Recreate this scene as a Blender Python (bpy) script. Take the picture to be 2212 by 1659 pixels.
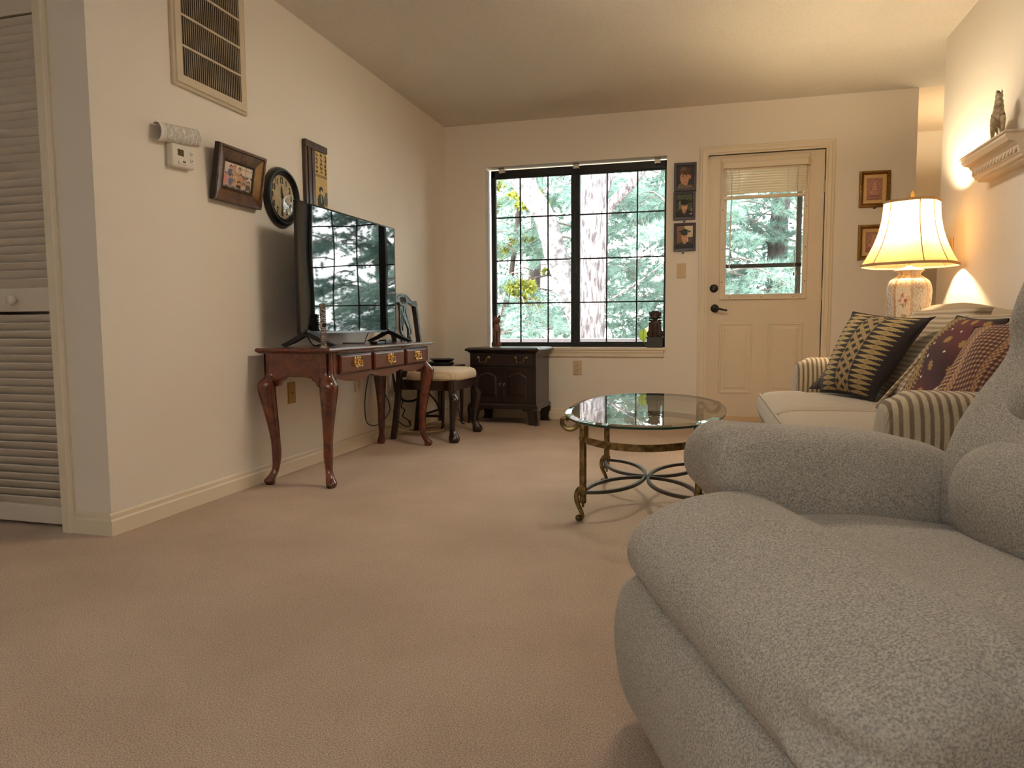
import bpy, math, random
import numpy as np
from mathutils import Vector, Matrix
random.seed(7)
rng = np.random.default_rng(11)
PI = math.pi
SC = bpy.context.scene
COL = SC.collection
for o in list(bpy.data.objects):
    bpy.data.objects.remove(o)

# ---------------------------------------------------------------- camera
F_PX, YAW, PITCH, ROLL, CAM_X, CAM_Z = 1541.597, 0.26616, 0.08289, -0.00612, 2.15484, 0.78396
_f = Vector((-math.sin(YAW), math.cos(YAW), 0)); _r = Vector((math.cos(YAW), math.sin(YAW), 0)); _u = Vector((0, 0, 1))
_f2 = math.cos(PITCH)*_f - math.sin(PITCH)*_u; _u2 = math.cos(PITCH)*_u + math.sin(PITCH)*_f
_r3 = math.cos(ROLL)*_r + math.sin(ROLL)*_u2; _u3 = math.cos(ROLL)*_u2 - math.sin(ROLL)*_r
cam = bpy.data.cameras.new('camera'); cam_o = bpy.data.objects.new('camera', cam); COL.objects.link(cam_o)
cam.sensor_fit = 'HORIZONTAL'; cam.sensor_width = 36.0; cam.lens = 36.0*F_PX/2212.0; cam.clip_start = 0.02; cam.clip_end = 200
m = Matrix.Identity(4)
for i in range(3):
    m[i][0] = _r3[i]; m[i][1] = _u3[i]; m[i][2] = -_f2[i]
m[0][3], m[1][3], m[2][3] = CAM_X, 0.0, CAM_Z
cam_o.matrix_world = m
SC.camera = cam_o

# ---------------------------------------------------------------- world, exposure, lamps
D = 5.79; CH = 2.44; R = 3.484; RY = 4.85; X1 = 3.58; Y0 = 2.15
SC.view_settings.view_transform = 'Standard'
SC.view_settings.look = 'None'
SC.view_settings.gamma = 1.0
SC.view_settings.use_curve_mapping = False
SC.view_settings.exposure = 0.72
SC.cycles.max_bounces = 10; SC.cycles.diffuse_bounces = 6; SC.cycles.transparent_max_bounces = 24
SC.cycles.glossy_bounces = 6; SC.cycles.caustics_reflective = False; SC.cycles.caustics_refractive = False
SC.cycles.use_denoising = True
SC.cycles.sample_clamp_indirect = 6.0
w = bpy.data.worlds.new('World'); SC.world = w; w.use_nodes = True
bg = w.node_tree.nodes['Background']
bg.inputs['Color'].default_value = (0.97, 0.97, 0.98, 1); bg.inputs['Strength'].default_value = 9.5

def light(name, kind, loc, power, color, size=0.05, rot=None, size_y=None):
    l = bpy.data.lights.new(name, kind); l.energy = power; l.color = color
    if kind == 'AREA':
        l.size = size
        if size_y: l.shape = 'RECTANGLE'; l.size_y = size_y
    elif kind in ('POINT', 'SPOT'): l.shadow_soft_size = size
    o = bpy.data.objects.new(name, l); o.location = loc
    if rot: o.rotation_euler = rot
    COL.objects.link(o); return o
for nm, cx, cz, sx, sz in (('window_portal', 1.1, 1.34, 1.46, 1.46), ('door_portal', 2.56, 1.37, 0.56, 0.74)):
    p = light(nm, 'AREA', (cx, D+0.17, cz), 1, (1, 1, 1), sx, (PI/2, 0, 0), sz); p.data.cycles.is_portal = True
    p.rotation_euler = (-PI/2, 0, 0)
LAMP = Vector((3.22, 4.38, 0))

# ---------------------------------------------------------------- helpers
def lin(c):
    out = []
    for x in c[:3]:
        x = x/255.0
        out.append(x/12.92 if x <= 0.04045 else ((x+0.055)/1.055)**2.4)
    return tuple(out)

class MB:
    def __init__(s): s.v = []; s.f = []; s.c = None
    def add(s, vs, fs):
        k = len(s.v); s.v.extend([tuple(q) for q in vs]); s.f.extend([tuple(i+k for i in q) for q in fs]); return s
    def box(s, a, b):
        x0, y0, z0 = a; x1, y1, z1 = b
        return s.add([(x0,y0,z0),(x1,y0,z0),(x1,y1,z0),(x0,y1,z0),(x0,y0,z1),(x1,y0,z1),(x1,y1,z1),(x0,y1,z1)],
            [(3,2,1,0),(4,5,6,7),(0,1,5,4),(1,2,6,5),(2,3,7,6),(3,0,4,7)])
    def obox(s, c, h, rot=(0,0,0)):
        from mathutils import Euler
        M3 = Euler(rot).to_matrix(); k = len(s.v)
        s.box((-h[0],-h[1],-h[2]), (h[0],h[1],h[2]))
        for i in range(k, len(s.v)):
            s.v[i] = tuple(M3 @ Vector(s.v[i]) + Vector(c))
        return s
    def loft(s, rings, closed_ring=True, caps=True, closed=False):
        n = len(rings[0]); vs = [p for r in rings for p in r]; fs = []
        m_ = len(rings)
        for i in range(m_ if closed else m_-1):
            j = (i+1) % m_
            for k in range(n if closed_ring else n-1):
                k2 = (k+1) % n
                fs.append((i*n+k, i*n+k2, j*n+k2, j*n+k))
        if caps and not closed and closed_ring:
            fs.append(tuple(reversed(range(n)))); fs.append(tuple((m_-1)*n+k for k in range(n)))
        return s.add(vs, fs)
    def tube(s, pts, r, n=8, caps=True, closed=False, flat=1.0, up=None):
        pts = [Vector(p) for p in pts]; N = len(pts); rings = []
        rr = r if isinstance(r, (list, tuple)) else [r]*N
        prev = None
        for i in range(N):
            if closed: t = pts[(i+1) % N]-pts[i-1]
            else: t = pts[min(i+1, N-1)]-pts[max(i-1, 0)]
            if t.length < 1e-9: t = Vector((0,0,1))
            t.normalize()
            if up is not None: a = Vector(up)-t*t.dot(Vector(up))
            elif prev is None:
                a = Vector((0,0,1)) if abs(t.z) < 0.9 else Vector((1,0,0)); a = a-t*t.dot(a)
            else: a = prev-t*t.dot(prev)
            if a.length < 1e-6: a = t.orthogonal()
            a.normalize(); prev = a; b = t.cross(a)
            rings.append([pts[i]+(a*math.cos(2*PI*k/n)*flat+b*math.sin(2*PI*k/n))*rr[i] for k in range(n)])
        return s.loft(rings, caps=caps, closed=closed)
    def band(s, pts, wd, th, up=(0,0,1), closed=False):
        """flat strip: width wd along up, thickness th across"""
        pts = [Vector(p) for p in pts]; N = len(pts); rings = []; up = Vector(up)
        for i in range(N):
            t = (pts[(i+1) % N]-pts[i-1]) if closed else pts[min(i+1, N-1)]-pts[max(i-1, 0)]
            t.normalize(); u = up-t*t.dot(up); u.normalize(); b = t.cross(u)
            rings.append([pts[i]+u*wd/2+b*th/2, pts[i]-u*wd/2+b*th/2, pts[i]-u*wd/2-b*th/2, pts[i]+u*wd/2-b*th/2])
        return s.loft(rings, closed=closed)
    def lathe(s, prof, c=(0,0,0), n=24, axis='z', sx=1, sy=1, caps=True):
        rings = []
        for r, z in prof:
            ring = []
            for k in range(n):
                a = 2*PI*k/n; x, y = r*sx*math.cos(a), r*sy*math.sin(a)
                if axis == 'z': p = (c[0]+x, c[1]+y, c[2]+z)
                elif axis == 'x': p = (c[0]+z, c[1]+x, c[2]+y)
                else: p = (c[0]+y, c[1]+z, c[2]+x)
                ring.append(p)
            rings.append(ring)
        return s.loft(rings, caps=caps)
    def prism(s, poly, d0, d1, plane='xz'):
        def P(p, d):
            if plane == 'xz': return (p[0], d, p[1])
            if plane == 'yz': return (d, p[0], p[1])
            return (p[0], p[1], d)
        n = len(poly)
        return s.add([P(p, d0) for p in poly]+[P(p, d1) for p in poly],
            [tuple(range(n)), tuple(reversed(range(n, 2*n)))]+[(i, n+i, n+(i+1) % n, (i+1) % n) for i in range(n)])
    def ball(s, c, r, n=10, m_=7):
        if not isinstance(r, (tuple, list)): r = (r, r, r)
        rings = []
        for i in range(m_+1):
            a = -PI/2+PI*i/m_; q = max(math.cos(a), 0.02)
            rings.append([(c[0]+r[0]*q*math.cos(2*PI*k/n), c[1]+r[1]*q*math.sin(2*PI*k/n), c[2]+r[2]*math.sin(a)) for k in range(n)])
        return s.loft(rings)
    def grid(s, nu, nv, fn):
        vs = [fn(i/(nu-1), j/(nv-1)) for j in range(nv) for i in range(nu)]
        fs = [(j*nu+i, j*nu+i+1, (j+1)*nu+i+1, (j+1)*nu+i) for j in range(nv-1) for i in range(nu-1)]
        return s.add(vs, fs)
    def xf(s, M4):
        s.v = [tuple(M4 @ Vector(p)) for p in s.v]; return s
    def build(s, name, mat, parent=None, smooth=True, bevel=0, sub=0, world=False, ang=40, segs=2):
        me = bpy.data.meshes.new(name)
        vs = s.v
        if world and parent is not None:
            I = root_matrix(parent).inverted(); vs = [tuple(I @ Vector(p)) for p in vs]
        me.from_pydata(vs, [], s.f); me.update()
        import bmesh
        bm = bmesh.new(); bm.from_mesh(me); bmesh.ops.recalc_face_normals(bm, faces=bm.faces); bm.to_mesh(me); bm.free()
        if s.c is not None:
            at = me.color_attributes.new('Col', 'FLOAT_COLOR', 'POINT')
            at.data.foreach_set('color', [q for c in s.c for q in (c[0], c[1], c[2], 1.0)])
        return link(name, me, mat, parent, smooth, bevel, sub, ang, segs)

def root_matrix(o):
    M4 = o.matrix_basis.copy()
    while o.parent: o = o.parent; M4 = o.matrix_basis @ M4
    return M4
def link(name, me, mat, parent=None, smooth=True, bevel=0, sub=0, ang=40, segs=2):
    o = bpy.data.objects.new(name, me); COL.objects.link(o)
    if mat: me.materials.append(mat)
    if smooth:
        me.shade_smooth()
        if not sub: me.set_sharp_from_angle(angle=math.radians(ang))
    if bevel:
        b = o.modifiers.new('bevel', 'BEVEL'); b.width = bevel; b.segments = segs; b.limit_method = 'ANGLE'; b.angle_limit = math.radians(35)
        b.harden_normals = True
    if sub:
        b = o.modifiers.new('sub', 'SUBSURF'); b.levels = sub; b.render_levels = sub
    if parent is not None: o.parent = parent
    return o
def thing(name, label, cat, loc=(0,0,0), rz=0, group=None):
    o = bpy.data.objects.new(name, None); COL.objects.link(o); o.empty_display_size = 0.1
    o.location = loc; o.rotation_euler = (0, 0, rz); o['label'] = label; o['category'] = cat
    if group: o['group'] = group
    return o
def tag(o, label, cat, group=None):
    o['label'] = label; o['category'] = cat
    if group: o['group'] = group
    return o
def struct(o): o['kind'] = 'structure'; return o
def dup_tree(o, parent=None, loc=None, rz=None):
    c = o.copy(); COL.objects.link(c)
    if parent is not None: c.parent = parent
    if loc is not None: c.location = loc
    if rz is not None: c.rotation_euler = (0, 0, rz)
    for ch in list(o.children): dup_tree(ch, c)
    return c
def copies(o, offs, parent):
    """copies of a part sharing its mesh, moved by offsets"""
    for d in offs:
        c = o.copy(); COL.objects.link(c); c.parent = parent; c.location = Vector(o.location)+Vector(d)
def sm(a, b, t):
    t = min(max((t-a)/(b-a), 0), 1); return t*t*(3-2*t)
def cr(pts, n=6, closed=False):
    """Catmull-Rom through points"""
    P = [Vector(p) for p in pts]; N = len(P); out = []
    for i in range(N if closed else N-1):
        p0 = P[i-1] if (i > 0 or closed) else P[0]; p1 = P[i]; p2 = P[(i+1) % N]
        p3 = P[(i+2) % N] if (i+2 < N or closed) else P[-1]
        for k in range(n):
            t = k/n
            out.append(0.5*((2*p1)+(p2-p0)*t+(2*p0-5*p1+4*p2-p3)*t*t+(3*p1-p0-3*p2+p3)*t**3))
    if not closed: out.append(P[-1])
    return out

# ---------------------------------------------------------------- materials
def nt(name):
    m_ = bpy.data.materials.new(name); m_.use_nodes = True
    return m_, m_.node_tree.nodes, m_.node_tree.links, m_.node_tree.nodes['Principled BSDF']
def mat(name, col, rough=0.5, metal=0.0, ior=1.45, var=None, bump=None, coat=0, sheen=0, scale=(1,1,1), col2=None, distort=0):
    """var=(noise scale, amount 0..1 toward col2), bump=(noise scale, strength, distance)"""
    m_, N, L, P = nt(name)
    P.inputs['Roughness'].default_value = rough; P.inputs['Metallic'].default_value = metal; P.inputs['IOR'].default_value = ior
    P.inputs['Coat Weight'].default_value = coat; P.inputs['Coat Roughness'].default_value = 0.12
    if sheen: P.inputs['Sheen Weight'].default_value = sheen
    c = lin(col); P.inputs['Base Color'].default_value = (*c, 1)
    if var or bump:
        tc = N.new('ShaderNodeTexCoord'); mp = N.new('ShaderNodeMapping'); mp.inputs['Scale'].default_value = scale
        L.new(tc.outputs['Object'], mp.inputs['Vector'])
    if var:
        n = N.new('ShaderNodeTexNoise'); n.inputs['Scale'].default_value = var[0]; n.inputs['Detail'].default_value = 5; n.inputs['Distortion'].default_value = distort
        L.new(mp.outputs[0], n.inputs['Vector'])
        rp = N.new('ShaderNodeValToRGB'); rp.color_ramp.elements[0].position = 0.36; rp.color_ramp.elements[1].position = 0.64
        c2 = lin(col2) if col2 else tuple(x*(1-var[1]) for x in c)
        rp.color_ramp.elements[0].color = (*c2, 1); rp.color_ramp.elements[1].color = (*c, 1)
        L.new(n.outputs['Fac'], rp.inputs[0]); L.new(rp.outputs[0], P.inputs['Base Color'])
    if bump:
        n = N.new('ShaderNodeTexNoise'); n.inputs['Scale'].default_value = bump[0]; n.inputs['Detail'].default_value = 3
        L.new(mp.outputs[0], n.inputs['Vector'])
        b = N.new('ShaderNodeBump'); b.inputs['Strength'].default_value = bump[1]; b.inputs['Distance'].default_value = bump[2] if len(bump) > 2 else 0.002
        L.new(n.outputs['Fac'], b.inputs['Height']); L.new(b.outputs[0], P.inputs['Normal'])
    return m_
def mat_vcol(name, rough=0.6, coat=0, bump=None):
    m_, N, L, P = nt(name); P.inputs['Roughness'].default_value = rough; P.inputs['Coat Weight'].default_value = coat
    a = N.new('ShaderNodeVertexColor'); a.layer_name = 'Col'; L.new(a.outputs[0], P.inputs['Base Color'])
    if bump:
        tc = N.new('ShaderNodeTexCoord'); n = N.new('ShaderNodeTexNoise'); n.inputs['Scale'].default_value = bump[0]
        L.new(tc.outputs['Object'], n.inputs['Vector'])
        b = N.new('ShaderNodeBump'); b.inputs['Strength'].default_value = bump[1]; b.inputs['Distance'].default_value = 0.002
        L.new(n.outputs['Fac'], b.inputs['Height']); L.new(b.outputs[0], P.inputs['Normal'])
    return m_
def mat_glass(name, tint=(1,1,1), ior=1.5, rough=0.0, boost=1.0):
    """thin clear glass: fresnel mirror over a tinted see-through sheet"""
    m_, N, L, P = nt(name); N.remove(P)
    t = N.new('ShaderNodeBsdfTransparent'); t.inputs[0].default_value = (*tint, 1)
    g = N.new('ShaderNodeBsdfGlossy'); g.inputs['Roughness'].default_value = rough
    fr = N.new('ShaderNodeFresnel'); fr.inputs[0].default_value = ior
    mu = N.new('ShaderNodeMath'); mu.operation = 'MULTIPLY'; mu.inputs[1].default_value = boost; mu.use_clamp = True
    mx = N.new('ShaderNodeMixShader'); L.new(fr.outputs[0], mu.inputs[0]); L.new(mu.outputs[0], mx.inputs[0])
    L.new(t.outputs[0], mx.inputs[1]); L.new(g.outputs[0], mx.inputs[2])
    L.new(mx.outputs[0], N['Material Output'].inputs[0]); return m_
def mat_stripe(name, ca, cb, axis, period, duty=0.5, rough=0.9, fine=600, edge=0.12, weave=0.25, vary=0.0, bump=0.4):
    """woven cloth with stripes that follow one object axis"""
    m_, N, L, P = nt(name); P.inputs['Roughness'].default_value = rough; P.inputs['Sheen Weight'].default_value = 0.15
    tc = N.new('ShaderNodeTexCoord'); sp = N.new('ShaderNodeSeparateXYZ'); L.new(tc.outputs['Object'], sp.inputs[0])
    nz = N.new('ShaderNodeTexNoise'); nz.inputs['Scale'].default_value = 9; L.new(tc.outputs['Object'], nz.inputs[0])
    def mth(op, a, b=None, c=None):
        q = N.new('ShaderNodeMath'); q.operation = op
        for i, x in enumerate((a, b, c)):
            if x is None: continue
            if isinstance(x, (int, float)): q.inputs[i].default_value = x
            else: L.new(x, q.inputs[i])
        return q.outputs[0]
    wob = mth('MULTIPLY', mth('SUBTRACT', nz.outputs['Fac'], 0.5), vary)
    v = mth('DIVIDE', mth('ADD', sp.outputs[axis], wob), period); fr_ = mth('FRACT', mth('ADD', v, 100.0))
    tri = mth('ABSOLUTE', mth('SUBTRACT', fr_, 0.5)); fac = mth('DIVIDE', mth('SUBTRACT', tri, 0.5*duty-edge/2), edge)
    cl = N.new('ShaderNodeClamp'); L.new(fac, cl.inputs[0])
    mx = N.new('ShaderNodeMixRGB'); mx.inputs[1].default_value = (*lin(ca), 1); mx.inputs[2].default_value = (*lin(cb), 1); L.new(cl.outputs[0], mx.inputs[0])
    n2 = N.new('ShaderNodeTexNoise'); n2.inputs['Scale'].default_value = fine; n2.inputs['Detail'].default_value = 2; L.new(tc.outputs['Object'], n2.inputs[0])
    mul = N.new('ShaderNodeMixRGB'); mul.blend_type = 'MULTIPLY'; mul.inputs[0].default_value = 1
    rp = N.new('ShaderNodeValToRGB'); rp.color_ramp.elements[0].position = .3; rp.color_ramp.elements[1].position = .7
    rp.color_ramp.elements[0].color = (1-weave,)*3+(1,); rp.color_ramp.elements[1].color = (1,1,1,1); L.new(n2.outputs['Fac'], rp.inputs[0])
    L.new(mx.outputs[0], mul.inputs[1]); L.new(rp.outputs[0], mul.inputs[2]); L.new(mul.outputs[0], P.inputs['Base Color'])
    b = N.new('ShaderNodeBump'); b.inputs['Strength'].default_value = bump; b.inputs['Distance'].default_value = 0.003
    L.new(mth('ADD', mth('MULTIPLY', cl.outputs[0], -0.5), n2.outputs['Fac']), b.inputs['Height']); L.new(b.outputs[0], P.inputs['Normal'])
    return m_
def mat_wood(name, ca, cb, scale=(2,2,18), rough=0.3, coat=0.3, ring=3.0):
    m_, N, L, P = nt(name); P.inputs['Roughness'].default_value = rough; P.inputs['Coat Weight'].default_value = coat; P.inputs['Coat Roughness'].default_value = 0.15
    tc = N.new('ShaderNodeTexCoord'); mp = N.new('ShaderNodeMapping'); mp.inputs['Scale'].default_value = scale; L.new(tc.outputs['Object'], mp.inputs[0])
    n = N.new('ShaderNodeTexNoise'); n.inputs['Scale'].default_value = ring; n.inputs['Detail'].default_value = 6; n.inputs['Distortion'].default_value = 1.2; L.new(mp.outputs[0], n.inputs[0])
    rp = N.new('ShaderNodeValToRGB'); rp.color_ramp.elements[0].position = .35; rp.color_ramp.elements[1].position = .65
    rp.color_ramp.elements[0].color = (*lin(ca), 1); rp.color_ramp.elements[1].color = (*lin(cb), 1); L.new(n.outputs['Fac'], rp.inputs[0]); L.new(rp.outputs[0], P.inputs['Base Color'])
    return m_

WALL = mat('wall_paint', (237, 230, 219), 0.7, bump=(180, 0.12, 0.001))
CEIL = mat('popcorn_ceiling', (236, 229, 218), 0.9, var=(260, 0.16), bump=(220, 0.9, 0.006))
CEIL2 = mat('smooth_ceiling', (222, 205, 184), 0.8)
TRIM = mat('trim_paint', (232, 220, 198), 0.4, bump=(60, 0.05, 0.001))
DOORP = mat('door_paint', (226, 212, 190), 0.38, bump=(90, 0.08, 0.001))
LOUV = mat('louvre_paint', (216, 206, 192), 0.45)
BLACKM = mat('dark_bronze_metal', (34, 33, 32), 0.45, 0.3)
BLACKP = mat('black_plastic', (18, 18, 19), 0.35)
BRASS = mat('polished_brass', (232, 200, 132), 0.25, 1.0)
WHITEP = mat('white_plastic', (226, 220, 208), 0.4)
BEIGEP = mat('beige_plastic', (205, 180, 135), 0.45)
MAHO = mat_wood('mahogany', (74, 30, 17), (104, 46, 26), (3, 3, 3), 0.22, 0.5, 6.0)
MAHOY = mat_wood('mahogany_grain_along_y', (70, 28, 16), (104, 46, 27), (14, 1.2, 14), 0.2, 0.6, 4.0)
DARKW = mat_wood('dark_walnut', (26, 14, 11), (42, 23, 17), (14, 14, 1.4), 0.3, 0.35, 4.0)
CHAIRW = mat_wood('ebonised_mahogany', (28, 13, 9), (44, 20, 13), (12, 12, 2), 0.25, 0.5, 4.0)
GLASS = mat_glass('window_glass', (0.97, 0.99, 0.98), 1.45)
WHITE = mat('white_print_paper', (238, 234, 226), 0.6)
BLACK = mat('black_ink', (16, 15, 15), 0.5)

# carpet
def mat_carpet():
    m_, N, L, P = nt('beige_carpet'); P.inputs['Roughness'].default_value = 1.0; P.inputs['Specular IOR Level'].default_value = 0.05
    tc = N.new('ShaderNodeTexCoord')
    def noise(s, d): 
        n = N.new('ShaderNodeTexNoise'); n.inputs['Scale'].default_value = s; n.inputs['Detail'].default_value = d; L.new(tc.outputs['Object'], n.inputs[0]); return n.outputs['Fac']
    def ramp(f, a, b, c0, c1):
        rp = N.new('ShaderNodeValToRGB'); rp.color_ramp.elements[0].position = a; rp.color_ramp.elements[1].position = b
        rp.color_ramp.elements[0].color = (*c0, 1); rp.color_ramp.elements[1].color = (*c1, 1); L.new(f, rp.inputs[0]); return rp.outputs[0]
    a = ramp(noise(330, 3), .38, .62, lin((174, 152, 134)), lin((226, 204, 184)))
    b = ramp(noise(2.2, 4), .35, .65, (.86, .85, .84), (1, 1, 1))
    mu = N.new('ShaderNodeMixRGB'); mu.blend_type = 'MULTIPLY'; mu.inputs[0].default_value = 1; L.new(a, mu.inputs[1]); L.new(b, mu.inputs[2])
    L.new(mu.outputs[0], P.inputs['Base Color'])
    bp = N.new('ShaderNodeBump'); bp.inputs['Strength'].default_value = 0.8; bp.inputs['Distance'].default_value = 0.008
    L.new(noise(260, 4), bp.inputs['Height']); L.new(bp.outputs[0], P.inputs['Normal']); return m_
CARPET = mat_carpet()
# ================================================================= the room
def S(name, boxes, mt, bevel=0, parent=None):
    mb = MB()
    for a, b in boxes: mb.box(a, b)
    o = mb.build(name, mt, parent, smooth=False, bevel=bevel)
    if parent is None: struct(o)
    return o
S('floor', [((-2.6,-3.1,-0.1),(6.1,7.3,0.0))], CARPET)
S('ceiling', [((-2.6,-3.1,CH),(6.1,D,CH+.1))], CEIL)
S('ceiling_dining', [((3.3,D,CH),(6.1,7.3,CH+.1))], CEIL2)
S('wall_left', [((-0.12,Y0+.12,0),(0,D+.16,CH))], WALL)
WX0, WX1, WZ0, WZ1 = 0.36, 1.835, 0.595, 2.087      # window opening
DX0, DX1, DZ1 = 2.148, 2.982, 2.064                 # door opening
T = .16
S('wall_far', [((0,D,0),(WX0,D+T,CH)), ((WX0,D,0),(WX1,D+T,WZ0-.022)), ((WX0,D,WZ1),(WX1,D+T,CH)), ((WX1,D,0),(DX0,D+T,CH)),
               ((DX0,D,DZ1),(DX1,D+T,CH)), ((DX1,D,0),(X1,D+T,CH))], WALL)
S('wall_right', [((R,-3.1,0),(R+.12,RY,CH))], WALL)
S('wall_dining', [((3.3,7.1,0),(6.1,7.2,CH)), ((6.0,RY-.6,0),(6.1,7.1,CH)), ((R+.12,RY-.6,0),(6.0,RY-.5,CH))], WALL)
S('wall_dining_left', [((X1-.14,D+T,0),(X1,7.1,CH))], WALL)
S('wall_closet', [((-.19,Y0,0),(0,Y0+.12,CH)), ((-2.5,Y0,2.05),(-.19,Y0+.12,CH)), ((-2.5,Y0,0),(-1.4,Y0+.12,2.05)), ((-2.6,2.75,0),(-.12,2.85,CH)), ((-2.6,Y0+.12,0),(-2.5,2.75,CH))], WALL)
S('wall_hall', [((-2.6,-3.1,0),(-2.5,Y0+.12,CH))], WALL)
S('wall_back', [((-2.5,-3.1,0),(R,-3.0,CH))], WALL)
# baseboards: stepped moulding
def baseboard(name, a, b, nrm):
    a = Vector(a); b = Vector(b); nrm = Vector(nrm); mb = MB()
    prof = [(0,0),(.013,0),(.013,.055),(.008,.062),(.008,.078),(.004,.085),(0,.085)]
    ring = lambda p: [tuple(p+nrm*q+Vector((0,0,z))) for q, z in prof]
    mb.loft([ring(a), ring(b)]); return struct(mb.build(name, TRIM, smooth=False))
baseboard('baseboard_left', (0,Y0-.013,0), (0,D,0), (1,0,0))
baseboard('baseboard_closet', (-.168,Y0,0), (0.0,Y0,0), (0,-1,0))
baseboard('baseboard_far', (0,D,0), (DX0-.066,D,0), (0,-1,0))
baseboard('baseboard_far_right', (DX1+.066,D,0), (X1,D,0), (0,-1,0))
baseboard('baseboard_right', (R,-3,0), (R,RY,0), (-1,0,0))
# door casing (stepped, mitred by overlap)
def casing(name, x0, x1, ztop, y, wd=.064, jamb=.13):
    prof = [(0,.0),(0,.012),(.012,.012),(.016,.018),(.040,.018),(.046,.014),(.058,.012),(wd,.008),(wd,0)]
    mb = MB()
    path = [((x0,0),(-1,0)), ((x0,ztop),(-1,1)), ((x1,ztop),(1,1)), ((x1,0),(1,0))]
    rings = [[(px+q*ox, y-d, pz+q*oz) for q, d in prof] for (px,pz),(ox,oz) in path]
    mb.loft(rings)
    st = .062
    mb.box((x0,y+st,0),(x0+.012,y+jamb,ztop)); mb.box((x1-.012,y+st,0),(x1,y+jamb,ztop)); mb.box((x0,y+st,ztop-.012),(x1,y+jamb,ztop))
    mb.box((x0-.02,y,0),(x0,y+jamb,ztop)); mb.box((x1,y,0),(x1+.02,y+jamb,ztop)); mb.box((x0-.02,y,ztop),(x1+.02,y+jamb,ztop+.02))
    return struct(mb.build(name, TRIM, smooth=False))
casing('trim_1', DX0, DX1, DZ1, D)
casing('trim_2', -1.36, -.222, 2.04, Y0, .056, .11)
# ---- window
win = struct(S('window_1', [((WX0+.02,D+.085,WZ0+.002),(WX0+.058,D+.13,WZ1-.015)), ((WX1-.016,D+.085,WZ0+.002),(WX1-.002,D+.13,WZ1-.015)),
      ((WX0+.02,D+.085,WZ1-.075),(WX1-.002,D+.13,WZ1-.015)), ((WX0+.02,D+.085,WZ0+.002),(WX1-.002,D+.13,WZ0+.03))], BLACKM, .002))
S('sash', [((1.066,D+.075,WZ0+.02),(1.095,D+.118,WZ1-.07)), ((WX0+.055,D+.09,WZ0+.025),(WX0+.06,D+.11,WZ1-.07)), ((WX0+.05,D+.09,WZ0+.025),(1.07,D+.11,WZ0+.04)), ((WX0+.05,D+.09,WZ1-.085),(1.07,D+.11,WZ1-.07))], BLACKM, .002, win)
S('sash', [((1.097,D+.092,WZ0+.02),(1.136,D+.128,WZ1-.07)), ((1.13,D+.10,WZ0+.025),(WX1-.01,D+.125,WZ0+.043)), ((1.13,D+.10,WZ1-.085),(WX1-.01,D+.125,WZ1-.06)), ((WX1-.02,D+.10,WZ0+.03),(WX1-.012,D+.125,WZ1-.07))], BLACKM, .002, win)
S('latch', [((1.083,D+.055,1.20),(1.112,D+.08,1.27))], BLACKM, .004, win)
for x, y in ((.631,.100),(.868,.100),(1.357,.112),(1.601,.112)):
    S('muntin', [((x-.0055,D+y-.006,WZ0+.03),(x+.0055,D+y+.006,WZ1-.07))], BLACKM, .001, win)
for z in (1.682, 1.3235, .9655):
    S('muntin', [((WX0+.05,D+.094,z-.0055),(1.08,D+.106,z+.0055))], BLACKM, .001, win)
    S('muntin', [((1.12,D+.106,z-.0055),(WX1-.01,D+.118,z+.0055))], BLACKM, .001, win)
S('pane', [((WX0+.055,D+.109,WZ0+.03),(1.08,D+.1095,WZ1-.07))], GLASS, 0, win)
S('pane', [((1.12,D+.121,WZ0+.03),(WX1-.01,D+.1215,WZ1-.07))], GLASS, 0, win)
S('sill', [((WX0+.005,D-.03,WZ0-.021),(WX1+.01,D+.09,WZ0))], TRIM, .004, win)
S('apron', [((WX0+.01,D-.018,WZ0-.074),(WX1-.008,D-.0005,WZ0-.0215)), ((WX0+.01,D-.024,WZ0-.04),(WX1-.008,D-.0005,WZ0-.0215))], TRIM, .002, win)
for x in (.485, 1.112, 1.76):
    t = thing('blind_bracket', {.485: 'small clear blind bracket above the left sash of the big window', 1.112: 'small clear blind bracket above the middle of the big window', 1.76: 'small clear blind bracket above the right sash of the big window'}[x], 'bracket', (x, D+.07, WZ1), 0, 'blind brackets over the window')
    MB().box((-.022,-.03,-.022),(.022,.03,-.002)).box((-.022,-.03,-.04),(-.016,.02,-.02)).box((.016,-.03,-.04),(.022,.02,-.02)).box((-.022,-.033,-.046),(.022,-.028,-.02)).build('bracket_body', WHITEP, t, False, .001)
    MB().box((-.026,-.036,-.014),(.026,-.03,-.004)).build('bracket_clip', mat('clip_grey', (120,118,112), .4), t, False, .001)
# ---- entrance door
YD = D+.012
dr = MB(); gx0, gx1, gz0, gz1 = 2.284, 2.842, 1.002, 1.99
for a, b in (((DX0+.004,YD,.03),(gx0,YD+.045,DZ1-.004)), ((gx1,YD,.03),(DX1-.004,YD+.045,DZ1-.004)), ((gx0,YD,.03),(gx1,YD+.045,gz0)), ((gx0,YD,gz1),(gx1,YD+.045,DZ1-.004))): dr.box(a, b)
door = struct(dr.build('door_1', DOORP, None, False))
lf = MB()   # raised frame round the light
for a, b in (((gx0-.042,YD-.012,gz0-.036),(gx1+.03,YD,gz0+.006)), ((gx0-.042,YD-.012,gz1-.01),(gx1+.03,YD,gz1+.05)), ((gx0-.042,YD-.012,gz0),(gx0+.004,YD,gz1)), ((gx1-.004,YD-.012,gz0),(gx1+.03,YD,gz1))): lf.box(a, b)
lf.build('light_frame', DOORP, door, False, .004)
S('glass_pane', [((gx0,YD+.02,gz0),(gx1,YD+.021,gz1))], mat_glass('door_glass', (.93,.97,.95), 1.5), 0, door)
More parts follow.
